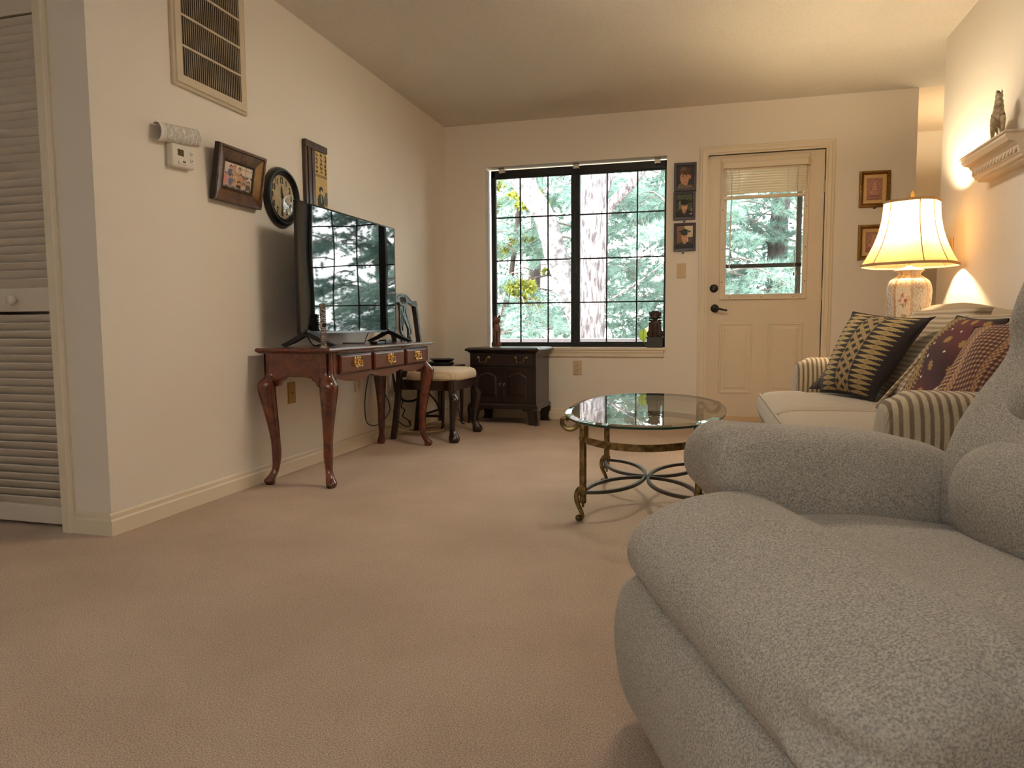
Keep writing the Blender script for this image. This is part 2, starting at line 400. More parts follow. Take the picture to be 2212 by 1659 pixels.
S('storm_bar', [((gx0,YD+.07,1.212),(gx1,YD+.095,1.243)), ((2.80,YD+.07,gz0),(2.838,YD+.095,gz1)), ((2.27,YD+.07,gz0),(2.288,YD+.095,gz1))], mat('grey_storm_door', (70,66,62), .5), .002, door)
sc = MB()
for x in (2.32, 2.55, 2.78): sc.lathe([(.004,0),(.004,.004)], (x, YD-.0165, gz0-.018), 8, 'y')
for z in (1.1, 1.35, 1.65): 
    for x in (gx0-.026, gx1+.016): sc.lathe([(.004,0),(.004,.004)], (x, YD-.0165, z), 8, 'y')
sc.build('screw_heads', mat('screw_brown', (80,60,40), .5), door)
for x0, x1 in ((2.247,2.493),(2.606,2.858)):   # two raised panels
    mb = MB(); z0, z1 = .238, .79
    def ringp(i, d): return [(x0+i,YD-d,z0+i),(x1-i,YD-d,z0+i),(x1-i,YD-d,z1-i),(x0+i,YD-d,z1-i)]
    mb.loft([ringp(0,0), ringp(.004,.006), ringp(.014,.007), ringp(.022,.001), ringp(.036,.001), ringp(.05,.007), ringp(.055,.007)], caps=True)
    mb.build('raised_panel', DOORP, door, False)
S('door_sweep', [((DX0+.006,YD-.008,.018),(DX1-.006,YD,.062))], mat('sweep_vinyl', (214,188,150), .4), .002, door)
S('threshold', [((DX0,D-.02,0),(DX1,D+.13,.016))], mat('oak_threshold', (112,72,46), .5), .003, door)
for z in (.25, 1.0, 1.79): S('hinge', [((DX1-.008,YD-.008,z-.045),(DX1+.006,YD+.002,z+.045))], mat('painted_hinge', (205,186,150), .4, .3), .002, door)
db = MB().lathe([(.001,.018),(.012,.018),(.013,.014),(.022,.012),(.030,.006),(.032,0)], (2.203, YD, 1.055), 24, 'y').xf(Matrix.Translation((0,2*YD,0)) @ Matrix.Scale(-1,4,(0,1,0))).build('deadbolt', BLACKM, door)
MB().obox((2.203,YD-.026,1.055),(.004,.008,.013),(0,.5,0)).build('thumb_turn', mat('pewter', (120,116,108), .3, .8), db, False, .002)
lv = MB().lathe([(.001,.016),(.018,.015),(.029,.008),(.032,0)], (2.212, YD, .900), 24, 'y').xf(Matrix.Translation((0,2*YD,0)) @ Matrix.Scale(-1,4,(0,1,0))).build('lever_rose', BLACKM, door)
MB().tube(cr([(2.212,YD-.014,.900),(2.212,YD-.045,.900),(2.228,YD-.052,.899),(2.265,YD-.05,.890),(2.303,YD-.048,.884)],5), [.011]*6+[.010]*5+[.0085]*5+[.007]*5, 10).build('lever', BLACKM, lv)
# blind on the door
bl = thing('door_blind', 'raised cream mini blind hanging over the top of the door window', 'blind', (2.56, YD-.03, 1.72))
MB().box((2.262,YD-.045,1.952),(2.858,YD-.013,1.995)).build('head_rail', TRIM, bl, False, .003, world=True)
for x in (2.252, 2.858): MB().box((x,YD-.05,1.945),(x+.012,YD-.012,2.002)).build('end_bracket', mat('clear_bracket', (214,196,140), .3), bl, False, .002, world=True)
SL = mat('blind_slat', (228,216,194), .45)
z = 1.944; i = 0
while z > 1.765:
    sag = .012*(1-abs((1.944-z)/.18)*.2) * (i/9.0)
    tlt = .35 - .9*(1 if i > 6 else 0)*.3
    mb = MB()
    def fn(u, v, z=z, s_=sag, i=i):
        x = 2.264+u*.588; a = (v-.5)*.026; bow = .003*(1-(2*v-1)**2)
        return (x, YD-.028+a*math.cos(1.0), z+a*math.sin(1.0)+bow-(-.010*(i/9.)*(4*u*(1-u)) + .006*(i/9.)))
    mb.grid(13, 4, fn); mb.build('slat', SL, bl, True, world=True)
    z -= .0195; i += 1
MB().box((2.26,YD-.042,1.722),(2.842,YD-.014,1.748)).build('bottom_rail', TRIM, bl, False, .005, world=True)
for x in (2.375, 2.72): MB().tube([(x,YD-.046,1.95),(x-.004,YD-.046,1.735)], .0012, 5).build('ladder_cord', TRIM, bl, world=True)
MB().tube([(2.322,YD-.05,1.95),(2.318,YD-.055,1.6),(2.312,YD-.055,1.205)], .0045, 7).build('tilt_wand', WHITEP, bl, world=True)
CORD = mat('blind_cord', (196,180,150), .7)
cd = MB().tube(cr([(2.785,YD-.05,1.95),(2.782,YD-.055,1.5),(2.775,YD-.055,1.205)],6), .0012, 5).tube(cr([(2.79,YD-.05,1.95),(2.785,YD-.055,1.5),(2.778,YD-.055,1.205)],6), .0012, 5)
cd.tube(cr([(2.775,YD-.055,1.205),(2.75,YD-.06,1.12),(2.765,YD-.06,1.03),(2.79,YD-.06,1.05),(2.80,YD-.06,1.13),(2.775,YD-.055,1.2)],6), .0012, 5)
cd.tube(cr([(2.775,YD-.058,1.2),(2.745,YD-.06,1.15),(2.77,YD-.06,1.09),(2.795,YD-.06,1.16),(2.775,YD-.055,1.2)],6), .0012, 5)
cd.tube(cr([(2.772,YD-.058,1.07),(2.765,YD-.03,.98),(2.785,YD-.03,.945),(2.81,YD-.03,.985),(2.8,YD-.058,1.05)],6), .001, 5)
cd.build('pull_cord', CORD, bl, world=True)
MB().lathe([(.002,.012),(.006,.008),(.007,-.006),(.003,-.014)], (2.775,YD-.058,1.15), 10).build('cord_tassel', mat('tassel_tan', (150,110,70), .5), bl, world=True)
# ---- closet bifold door with louvres
YL = Y0+.028; bx0, bx1 = -.668, -.2245
lm = MB()
for a, b in (((bx1-.026,YL,.015),(bx1,YL+.03,2.03)), ((bx0,YL,.015),(bx0+.026,YL+.03,2.03)), ((bx0,YL,1.945),(bx1,YL+.03,2.03)), ((bx0,YL,.846),(bx1,YL+.03,.936)), ((bx0,YL,.015),(bx1,YL+.03,.085))): lm.box(a, b)
lou = struct(lm.build('door_2', LOUV, None, False, .002))
def slat_at(z):
    mb = MB().obox((0,0,0), ((bx1-bx0)/2-.024,.0195,.0032), (math.radians(-52),0,0))
    o = mb.build('slat', LOUV, lou, False); o.location = ((bx0+bx1)/2, YL+.016, z); return o
s0 = slat_at(.955)
zs = [.955+.0312*k for k in range(1, 32)]+[.10+.0312*k for k in range(24)]
copies(s0, [(0,0,z-.955) for z in zs], lou)
MB().lathe([(.001,.035),(.010,.034),(.0185,.028),(.0205,.02),(.016,.012),(.0085,.008),(.0085,0)], (-.425, YL, .890), 20, 'y').xf(Matrix.Translation((0,2*YL,0)) @ Matrix.Scale(-1,4,(0,1,0))).build('knob', mat('porcelain_knob', (222,214,200), .2), lou)
lm2 = MB().box((-1.35,YL,.015),(bx0-.004,YL+.03,2.03)); struct(lm2.build('door_3', LOUV, None, False))

# added fill lamp under the ceiling, just out of view, brightening the room
cl = thing('fill_ceiling_lamp', 'added unseen fill lamp with round frosted glass on the living room ceiling', 'lamp', (1.9, 3.25, CH))
MB().lathe([(.275,0),(.275,-.018),(.255,-.022),(.255,-.005),(.01,-.005)], (0,0,0), 40).build('rim', BRASS, cl)
CLM = bpy.data.materials.new('fill_lamp_glass'); CLM.use_nodes = True; _n = CLM.node_tree.nodes; _n.remove(_n['Principled BSDF'])
_e = _n.new('ShaderNodeEmission'); _e.inputs[0].default_value = (1, .85, .66, 1); _e.inputs[1].default_value = 23; CLM.node_tree.links.new(_e.outputs[0], _n['Material Output'].inputs[0])
MB().lathe([(.252,-.012),(.24,-.04),(.19,-.068),(.11,-.085),(.02,-.091),(.001,-.091)], (0,0,0), 40).build('frosted_dome', CLM, cl)
MB().lathe([(.012,-.09),(.012,-.1),(.005,-.112),(.001,-.113)], (0,0,0), 14).build('finial', BRASS, cl)

# added fill uplighter, unseen behind the camera, washing the hall ceiling for ambient light
ul = thing('fill_uplighter', 'added unseen fill uplighter with black upturned bowl behind the camera', 'lamp', (1.1, -1.35, 0))
MB().lathe([(.14,0),(.14,.012),(.03,.028),(.014,.035)], (0,0,0), 32).build('base', BLACKM, ul)
MB().tube([(0,0,.03),(0,0,1.72)], .012, 12).build('pole', BLACKM, ul)
MB().lathe([(.014,1.70),(.06,1.715),(.12,1.75),(.165,1.80),(.17,1.803),(.16,1.80),(.115,1.757),(.05,1.73),(.001,1.725)], (0,0,0), 40, caps=False).build('bowl', BLACKM, ul)
ULM = CLM.copy(); ULM.name = 'fill_uplighter_glow'; ULM.node_tree.nodes['Emission'].inputs[0].default_value = (.86, .94, 1, 1); ULM.node_tree.nodes['Emission'].inputs[1].default_value = 800
MB().lathe([(.001,1.779),(.13,1.775),(.13,1.77),(.001,1.77)], (0,0,0), 32).build('diffuser', ULM, ul)
# ================================================================= outdoors, seen through the glass
GZ = -3.0
BARK = mat('grey_bark', (168, 162, 166), 0.95, var=(5, .55), bump=(14, 1.0, .04), scale=(6,6,1.2), col2=(84, 76, 80))
BARK2 = mat('lichen_bark', (150, 150, 150), 0.95, var=(14, .5), bump=(16, .8, .02), col2=(86, 80, 84))
BARKD = mat('dark_bark', (96, 84, 82), 0.95, var=(6, .5), bump=(14, .8, .02), scale=(5,5,1.2))
TWIG = mat('grey_twig', (120, 108, 104), .9)
def leafmat(name, ca, cb, trans=.35):
    m_, N, L, P = nt(name); P.inputs['Roughness'].default_value = .6
    g = N.new('ShaderNodeNewGeometry'); tc = N.new('ShaderNodeTexCoord'); n = N.new('ShaderNodeTexNoise'); n.inputs['Scale'].default_value = 2.0
    L.new(tc.outputs['Object'], n.inputs[0])
    ad = N.new('ShaderNodeMath'); ad.operation = 'ADD'; L.new(g.outputs['Random Per Island'], ad.inputs[0]); L.new(n.outputs['Fac'], ad.inputs[1])
    rp = N.new('ShaderNodeValToRGB'); rp.color_ramp.elements[0].position = .45; rp.color_ramp.elements[1].position = 1.15
    rp.color_ramp.elements[0].color = (*lin(ca), 1); rp.color_ramp.elements[1].color = (*lin(cb), 1)
    L.new(ad.outputs[0], rp.inputs[0]); L.new(rp.outputs[0], P.inputs['Base Color'])
    t = N.new('ShaderNodeBsdfTranslucent'); L.new(rp.outputs[0], t.inputs[0])
    mx = N.new('ShaderNodeMixShader'); mx.inputs[0].default_value = trans; L.new(P.outputs[0], mx.inputs[1]); L.new(t.outputs[0], mx.inputs[2])
    L.new(mx.outputs[0], N['Material Output'].inputs[0]); return m_
NEEDLE = leafmat('pine_needles', (74, 104, 94), (156, 184, 174))
NEEDLED = leafmat('far_needles', (58, 86, 80), (120, 150, 142))
YELLOW = leafmat('yellow_leaves', (104, 122, 44), (170, 172, 84), .5)
struct(MB().box((-2.2,D+.17,-.16),(4.6,7.12,-.03)).build('balcony_floor', mat('pale_deck', (206,200,192), .8, var=(8,.2), scale=(1,12,1)), None, False))
struct(MB().box((-40,-30,GZ-.2),(40,45,GZ)).build('ground_outside', mat('leaf_litter', (150,144,124), 1, var=(3,.3)), None, False))
def np_mesh(name, V, Fc, mt, parent):
    me = bpy.data.meshes.new(name); V = np.asarray(V, np.float32); Fc = np.asarray(Fc, np.int32)
    me.vertices.add(len(V)); me.vertices.foreach_set('co', V.ravel())
    me.loops.add(Fc.size); me.loops.foreach_set('vertex_index', Fc.ravel())
    me.polygons.add(len(Fc)); me.polygons.foreach_set('loop_start', np.arange(0, Fc.size, Fc.shape[1], dtype=np.int32))
    me.update(calc_edges=True); me.validate()
    o = link(name, me, mt, parent, False); o['kind'] = 'stuff'; return o
def needles(tips, dirs, per, length, width, droop=.25, spread=.9):
    """tufts: per tip, 'per' thin triangles fanned about dir"""
    n = len(tips); T_ = np.repeat(tips, per, 0); Dd = np.repeat(dirs, per, 0)
    rnd = rng.normal(size=(n*per, 3)); d = Dd+spread*rnd*.6; d[:,2] -= droop*rng.random(n*per); d /= np.linalg.norm(d, axis=1, keepdims=True)
    ln = length*(.6+.6*rng.random((n*per, 1)))
    s_ = np.cross(d, rng.normal(size=d.shape)); s_ /= np.linalg.norm(s_, axis=1, keepdims=True)+1e-9
    a = T_-s_*width/2; b = T_+s_*width/2; c = T_+d*ln
    V = np.stack([a, b, c], 1).reshape(-1, 3); return V, np.arange(len(V)).reshape(-1, 3)
def bough_points(base, direction, length, ntw, tuft):
    """main bough with side twigs: returns woody paths and tuft points/directions"""
    base = np.array(base, float); d = np.array(direction, float); d /= np.linalg.norm(d)
    side = np.cross(d, [0,0,1.0]); side /= np.linalg.norm(side)+1e-9
    paths = []; P = []; Q = []
    main = [base+d*length*t+np.array([0,0,-.25*length*t*t+.08*math.sin(5*t)]) for t in np.linspace(0, 1, 7)]
    paths.append((main, .010*length+.003))
    for k in range(ntw):
        t = .2+.8*(k+rng.random())/ntw; p = base+d*length*t+np.array([0,0,-.25*length*t*t])
        dd = d*.6+side*(1 if k % 2 else -1)*(.6+.5*rng.random())+np.array([0,0,rng.normal()*.25]); dd /= np.linalg.norm(dd)
        L_ = length*(.42-.22*t)*(.7+.6*rng.random())
        tw = [p+dd*L_*s_+np.array([0,0,-.2*L_*s_*s_]) for s_ in np.linspace(0, 1, 4)]
        paths.append((tw, .0032))
        for s_ in np.linspace(.3, 1, tuft): P.append(p+dd*L_*s_+np.array([0,0,-.2*L_*s_*s_])); Q.append(dd)
    P.append(main[-1]); Q.append(d)
    return paths, P, Q
def tree(name, label, loc, trunk_paths, boughs, bark, leaf, per=44, nl=.135, nw=.0055, droop=.35, spread=.85, ntw=15, tuft=4, twig=None):
    t = thing(name, label, 'tree', loc, 0)
    nm = 'trunk'
    for pts, rad in trunk_paths:
        c = cr(pts, 6); N_ = len(c); rr = [rad[0]+(rad[1]-rad[0])*i/(N_-1) for i in range(N_)]
        mb = MB(); rings = []
        mb.tube(c, rr, 18)
        mb.v = [tuple(Vector(p)+Vector((rng.normal(), rng.normal(), 0))*rad[1]*.045) for p in mb.v]
        mb.build(nm, bark, t, True, world=True, ang=80); nm = 'limb'
    P, Q = [], []; tw = MB()
    for b, d, L_ in boughs:
        paths, p, q = bough_points(b, d, L_, ntw, tuft); P += p; Q += q
        for path, r in paths: tw.tube(path, [max(r*(1-i/len(path)), .0014) for i in range(len(path))], 4, caps=False)
    o = tw.build('twigs', twig or TWIG, t, True, world=True); o['kind'] = 'stuff'
    V, Fc = needles(np.array(P)-np.array(loc), np.array(Q), per, nl, nw, droop, spread)
    np_mesh('foliage', V, Fc, leaf, t); return t
def rb(n, xr, yr, zr, Lr, ydir=-.5):
    out = []
    for k in range(n):
        a = rng.random()*2*PI
        out.append(((xr[0]+(xr[1]-xr[0])*rng.random(), yr[0]+(yr[1]-yr[0])*rng.random(), zr[0]+(zr[1]-zr[0])*rng.random()), (math.cos(a), math.sin(a)*.7+ydir*.3, .15*rng.normal()), Lr[0]+(Lr[1]-Lr[0])*rng.random()))
    return out
# thick pine just outside, limb to the right
tree('pine_tree', 'thick pale pine trunk standing upright right behind the window', (.72,9.3,GZ),
     [([(.62,9.35,GZ),(.66,9.32,-1),(.69,9.3,.55),(.72,9.3,1.6),(.73,9.3,2.7),(.74,9.3,4.2),(.7,9.3,6)], (.185,.16)),
      ([(.74,9.3,1.95),(.93,9.28,2.28),(1.2,9.2,2.52),(1.45,9.15,2.82),(1.9,9.0,3.2)], (.085,.045)),
      ([(.76,9.3,2.2),(.95,9.35,2.75),(1.05,9.4,3.5)], (.06,.035)),
      ([(.72,9.3,.2),(1.1,9.2,.5),(1.7,9.1,.72),(2.3,9,.8)], (.02,.008)), ([(.75,9.3,1.0),(1.3,9.2,1.3),(1.9,9.1,1.75)], (.016,.007))],
     rb(60, (.9,2.9), (9.6,11), (-.1,4.2), (.7,1.3)), BARK, NEEDLE)
tree('leaning_tree', 'lichen spotted tree leaning left behind the left sash of the big window', (.75,9.6,GZ),
     [([(1.0,9.7,GZ),(.78,9.65,-.6),(.48,9.6,.9),(.2,9.55,1.65),(.06,9.5,2.15),(-.14,9.5,2.5),(-.5,9.5,2.95),(-1.1,9.5,3.6)], (.18,.12)),
      ([(-.02,9.5,2.32),(-.18,9.55,2.7),(-.25,9.6,3.3),(-.3,9.6,4.2)], (.10,.06))],
     rb(44, (-1.3,.5), (10,11.5), (-.2,3.4), (.7,1.3)), BARK2, NEEDLE)
tree('yellowing_tree', 'small tree with yellow green leaves behind the leaning trunk', (-1.4,11.2,GZ),
     [([(-1.4,11.2,GZ),(-1.2,11.2,0),(-.9,11.2,1.6),(-.7,11.2,3.2)], (.07,.03)), ([(-1.15,11.2,.6),(-.6,10.8,.75),(.1,10.6,.7)], (.05,.02)), ([(-1.1,11.2,1.3),(-.4,10.8,1.5),(.3,10.7,1.6)], (.03,.012))],
     rb(16, (-1.4,-.2), (10.6,11.6), (1.1,3.4), (.5,.9)), BARKD, YELLOW, per=12, nl=.08, nw=.06, spread=1.6)
tree('dark_pine', 'dark trunked pine seen through the glass of the door', (3.22,12,GZ),  # pine with dark bark and the darker needle colour
     [([(3.25,12,GZ),(3.22,12,0),(3.2,12,1.8),(3.24,12,2.8),(3.3,12,5)], (.17,.12)),
      ([(3.2,12,1.9),(2.7,11.6,2.35),(1.9,11.3,2.5)], (.05,.02)), ([(3.25,12,1.5),(3.7,11.7,2.1),(4.1,11.6,2.6)], (.05,.02))],
     rb(110, (2.2,5.0), (10.6,13.2), (-.6,4.8), (.8,1.5)), BARKD, NEEDLED)
tree('hanging_pine', 'drooping pine filling the gap between window and door view', (1.9,13,GZ),
     [([(1.9,13,GZ),(1.9,13,0),(1.85,13,3),(1.8,13,7)], (.15,.08))],
     rb(140, (-.2,3.6), (11.2,14), (-.8,5.4), (.9,1.6)), BARKD, NEEDLE)
tree('back_pine', 'soft green pine far behind the leaning tree', (-1.2,14,GZ),
     [([(-1.2,14,GZ),(-1.2,14,1),(-1.1,14,4),(-1.1,14,8)], (.16,.08)), ([(-1.2,14,.9),(-.4,13.4,1.0),(.6,13,.9)], (.05,.02))],
     rb(160, (-3.4,1.4), (12,15), (-1,5.6), (.9,1.7)), BARKD, NEEDLE)
tree('corner_pine', 'far pine at the right edge of the door view', (5.6,15,GZ),
     [([(5.6,15,GZ),(5.6,15,1),(5.6,15,7)], (.16,.08))], rb(40, (3.6,7), (13.5,16.5), (-.8,5), (.9,1.7)), BARKD, NEEDLED)
# ledge outside the window with a scrap of wood
t = thing('deck_rail', 'weathered grey deck rail outside below the big window', 'railing', (1.2, 7.0, 0))
RAILM = mat('weathered_deck', (116,114,120), .85, var=(20,.3), scale=(1,8,8))
MB().box((-1.6,6.95,.585),(3.9,7.07,.645)).build('top_board', RAILM, t, False, .004, world=True)
MB().box((-1.6,6.99,.49),(3.9,7.03,.58)).build('lower_board', RAILM, t, False, .004, world=True)
p0 = MB().box((-.02,-.02,0),(.02,.02,.52)).build('baluster', RAILM, t, False); p0.location = (-2.7, .01, -.03)
for px in (0, 1.35, 2.7, 4.05): 
    if px: copies(p0, [(px,0,0)], t)
t = thing('wood_stub', 'short weathered wood stub standing on the deck rail outside', 'wood', (1.62, 7.01, .645))
MB().prism([(-.03,0),(.03,0),(.035,.09),(.0,.12),(-.04,.09)], -.03, .03).build('stub_block', mat('stub_wood', (170,150,130), .8, var=(30,.3)), t, False, .004)
MB().box((-.045,-.04,0),(.05,.04,.02)).build('stub_foot', RAILM, t, False, .003)
# leaf of a house plant beside the stone lion
t = thing('houseplant_leaf', 'single bright green leaf standing on the sill behind the carved lion', 'plant', (1.70, D+.068, WZ0))
LEAF = leafmat('fresh_leaf', (130,170,50), (196,216,90), .5)
def lf_(u, v):
    wv = .036*math.sin(PI*min(max(v,0.02),.98))**.7; x = -.035+(u-.5)*2*wv; z = .045+.105*v+.02*(u-.5)*0
    return (x-.03*v*(1-v), .004*math.cos(PI*(u-.5)*1.4), z)
MB().grid(7, 9, lf_).build('leaf_blade', LEAF, t)
MB().tube(cr([(-.0,0,0),(-.02,0,.02),(-.035,0,.05),(-.042,-.001,.1),(-.035,0,.148)],4), .0022, 6).build('leaf_stalk', LEAF, t)
MB().lathe([(.012,0),(.015,.02),(.014,.024),(.0,.022)], (0,0,0), 12).build('bud_vase', mat('tiny_vase', (60,70,60), .3), t)
# ================================================================= things on the walls
# ---- return air grille
t = thing('air_return_grille', 'large white slotted air return grille high on the left wall', 'vent', (0, 2.8185, 2.085))
vy0, vy1, vz0, vz1 = 2.572, 3.065, 1.788, 2.385
def frame_loft(mb, plane, lo, hi, prof):
    """picture-frame style sweep: prof=(inset, depth) pairs; plane 'x' (faces +x) or 'y' (faces -y)"""
    rings = []
    for c in ((lo[0],lo[1],1,1),(hi[0],lo[1],-1,1),(hi[0],hi[1],-1,-1),(lo[0],hi[1],1,-1)):
        ring = []
        for q, d in prof:
            a, b = c[0]+c[2]*q, c[1]+c[3]*q
            ring.append((d, a, b) if plane == 'x' else (a, -d, b))
        rings.append(ring)
    mb.loft(rings, closed=True); return mb
VENT = mat('vent_white', (214,200,176), .4)
frame_loft(MB(), 'x', (vy0,vz0), (vy1,vz1), [(0,0),(0,.012),(.006,.016),(.012,.012),(.016,.02),(.050,.02),(.05,.006),(.012,0)]).build('frame', VENT, t, False, .0015, world=True)
zb = [1.838, 1.964, 2.09, 2.216, 2.342]
for z in zb[1:4]: MB().box((.004,vy0+.045,z-.009),(.0195,vy1-.045,z+.001)).build('crossbar', VENT, t, False, .001, world=True)
fb = MB()
for y in np.arange(vy0+.056, vy1-.05, .0131): fb.box((.004,y-.0022,1.832),(.0165,y+.0022,2.345))
o = fb.build('louver_fins', mat('vent_fin', (150,138,118), .4, .2), t, False, world=True); o['kind'] = 'stuff'
MB().box((.0005,vy0+.03,1.81),(.003,vy1-.03,2.36)).build('dark_filter', mat('filter_brown', (30,22,15), .9, var=(12,.5)), t, False, world=True)
# ---- thermostat and curled instruction sheet
t = thing('thermostat', 'white wall thermostat with small square screen under the curled paper', 'thermostat', (0,2.588,1.49))
tb = MB().box((.0,2.521,1.446),(.032,2.656,1.542)); tb.v = [(x, y, z+(y-2.588)*.06) for x,y,z in tb.v]; tb.build('body', WHITEP, t, False, .008, world=True, segs=3)
def tp(y, z): return z+(y-2.588)*.06
MB().box((.03,2.553,1.492),(.0335,2.588,1.519)).build('screen', mat('lcd_olive', (84,74,44), .25), t, False, .001, world=True)
for z in (1.512, 1.484): 
    b_ = MB().lathe([(.0075,0),(.0075,.002),(.006,.0035),(.001,.003)], (.0315,2.634,z), 16, 'x').build('round_button', WHITEP, t, world=True)
    MB().lathe([(.0078,0),(.0078,.0012)], (.0315,2.634,z), 16, 'x').build('button_ring', mat('button_shadow',(90,80,66),.6), b_, world=True)
    MB().obox((.0352,2.635,z),(.0005,.0015,.002)).build('button_mark', BLACK, b_, False, world=True)
MB().lathe([(.006,0),(.006,.002),(.001,.0025)], (.0315,2.56,1.466), 14, 'x').build('small_button', WHITEP, t, world=True)
MB().box((.0315,2.582,1.468),(.0335,2.597,1.474)).build('mode_switch', mat('switch_dark', (60,54,48), .5), t, False, world=True)
mb = MB()
for a, b, z in ((2.552,2.57,1.456),(2.578,2.6,1.458)): mb.box((.0318,a,z),(.0323,b,z+.0016))
mb.build('caption_print', mat('caption_grey',(120,108,92),.6), t, False, world=True)
t = thing('curled_paper', 'curled white printed instruction sheet resting on top of the thermostat', 'paper', (0,2.57,1.575))
pm = MB(); NU, NV = 90, 26
def pp(u, v):
    y = 2.448+.244*u; a = -2.4+v*4.6; r_ = .031+.004*v
    return (.022+r_*math.cos(a)*.75, y, 1.577+.03*(u-.5)+r_*math.sin(a)*1.12)
pm.grid(NU, NV, pp); cols = []
for j in range(NV):
    for i in range(NU):
        u, v = i/(NU-1), j/(NV-1); c = (.80,.77,.72)
        col_ = (u-.12)/.105
        if .13 < u < .97 and .22 < v < .86 and (col_ % 1) > .12 and not (.76 < u < .80):
            if rng.random() < .75: c = (.50,.47,.43)
        if abs(u-.095) < .006 and v > .2: c = (.55,.30,.28)
        if abs(u-.785) < .008 and v > .25: c = (.33,.30,.28)
        cols.append(c)
pm.c = cols; pm.build('sheet', mat_vcol('printed_sheet', .7), t, True, world=True)
# ---- generic prints painted on a fine mesh
VC = mat_vcol('colour_print', .75, 0)
def blend(c, d, k): return tuple(a*(1-k)+b*k for a, b in zip(c, d))
def ell(u, v, cx, cy, rx, ry): return ((u-cx)/rx)**2+((v-cy)/ry)**2 < 1
def print_mesh(name, parent, plane, d, lo, hi, fn, n=64, lean=None):
    nu = n; nv = int(n*abs(hi[1]-lo[1])/abs(hi[0]-lo[0])); mb = MB()
    def g(u, v):
        a, b = lo[0]+(hi[0]-lo[0])*u, lo[1]+(hi[1]-lo[1])*v
        dd = d+(lean(v) if lean else 0)
        return (dd, a, b) if plane == 'x' else (a, -dd, b)
    mb.grid(nu, nv, g); mb.c = [tuple(x for x in lin(fn(i/(nu-1), j/(nv-1)))) for j in range(nv) for i in range(nu)]
    return mb.build(name, VC, parent, True)
SKIN = (196,148,120)
def p_boy(u, v):
    c = (62,64,68)
    if v < .2+.06*math.sin(6*u) and ell(u,v,.5,-.05,.48,.36): c = (150,138,120) if (int(u*46)+int(v*60)) % 2 else (84,78,72)
    if ell(u,v,.55,.27,.12,.16): c = (186,138,110)
    if ell(u,v,.46,.46,.27,.3): c = SKIN
    if ell(u,v,.78,.5,.07,.1): c = (184,136,110)
    if ell(u,v,.5,.76,.32,.17) and v > .6+.12*abs(u-.5)+.05*math.sin(9*u): c = (92,68,52) if u > .35 else (104,80,62)
    if ell(u,v,.38,.86,.14,.08): c = (120,98,80)
    for ex in (.36,.58):
        if ell(u,v,ex,.53,.055,.018): c = (70,50,44)
        if ell(u,v,ex,.58,.07,.012): c = (110,80,62)
    if ell(u,v,.46,.43,.03,.05): c = (176,124,100)
    if ell(u,v,.47,.33,.11,.025): c = (214,190,176)
    if ell(u,v,.47,.315,.10,.012): c = (150,86,76)
    return c
def p_grad1(u, v):
    c = blend((52,64,54),(92,104,84), .5+.5*math.sin(23*u+7*v)*math.sin(31*v+3*u))
    if v > .8 and math.sin(70*u*v+20*v) > .93: c = (150,160,140)
    if v < .33-.55*(u-.48)**2: c = (46,48,52)
    if ell(u,v,.48,.29,.13,.13): c = (176,130,106)
    if ell(u,v,.5,.46,.19,.2): c = (204,156,130)
    if ell(u,v,.5,.63,.23,.11): c = (40,44,46)
    if abs(v-.70-.03*math.sin(5*u)) < .05-.06*abs(u-.5): c = (34,38,40)
    if abs(u-.22) < .022 and .36 < v < .72: c = (176,180,172)
    for ex in (.42,.58):
        if ell(u,v,ex,.51,.04,.014): c = (70,52,46)
    if ell(u,v,.5,.385,.09,.028): c = (228,216,204)
    if ell(u,v,.5,.36,.08,.012): c = (150,84,74)
    if ell(u,v,.94,.33,.07,.07): c = (150,108,90)
    if ell(u,v,.9,.13,.08,.025): c = (210,206,196)
    if ell(u,v,.49,.14,.03,.03): c = (120,120,122)
    return c
def p_grad2(u, v):
    c = blend((118,88,76),(146,116,98), v) if u < .48 else blend((196,180,150),(222,210,180), v)
    if u > .72 and v < .5: c = (120,100,84) if math.sin(40*u)*math.sin(33*v) > 0 else (70,60,56)
    if v < .30-.5*(u-.5)**2: c = (52,54,60)
    if ell(u,v,.5,.28,.13,.1): c = (150,120,98)
    if abs(u-.5) < .1 and v < .33 and v > .22 and abs(u-.5) < (v-.2): c = (196,150,124)
    if ell(u,v,.48,.49,.19,.21): c = (206,158,132)
    if ell(u,v,.48,.66,.21,.09): c = (44,48,50)
    if abs((v-.745))/.13+abs(u-.5)/.4 < 1: c = (48,56,56)
    if abs(u-.70) < .018 and .45 < v < .76: c = (200,196,180)
    for ex in (.41,.55):
        if ell(u,v,ex,.53,.035,.013): c = (76,56,48)
    if ell(u,v,.48,.405,.09,.022): c = (226,210,196)
    if ell(u,v,.48,.385,.075,.01): c = (156,92,80)
    return c
FR = mat('plum_black_frame', (52,42,48), .4)
def far_frame(name, label, x0, x1, z0, z1, bw, fmat, prof, fn, group=None, n=64, depth=.012):
    t = thing(name, label, 'picture frame', ((x0+x1)/2, D-.001, (z0+z1)/2), 0, group)
    lo = (-(x1-x0)/2, -(z1-z0)/2); hi = (-lo[0], -lo[1])
    frame_loft(MB(), 'y', lo, hi, prof).build('frame', fmat, t, False)
    print_mesh('photo', t, 'y', depth*.55, (lo[0]+bw, lo[1]+bw), (hi[0]-bw, hi[1]-bw), fn, n); return t
fp = [(0,0),(0,.013),(.002,.015),(.020,.013),(.022,.007),(.022,0)]
far_frame('photo_frame', 'top dark frame beside the window with a smiling boy in a checked shirt', 1.892, 2.060, 1.806, 2.021, .022, FR, fp, p_boy, 'dark photo frames beside the window')
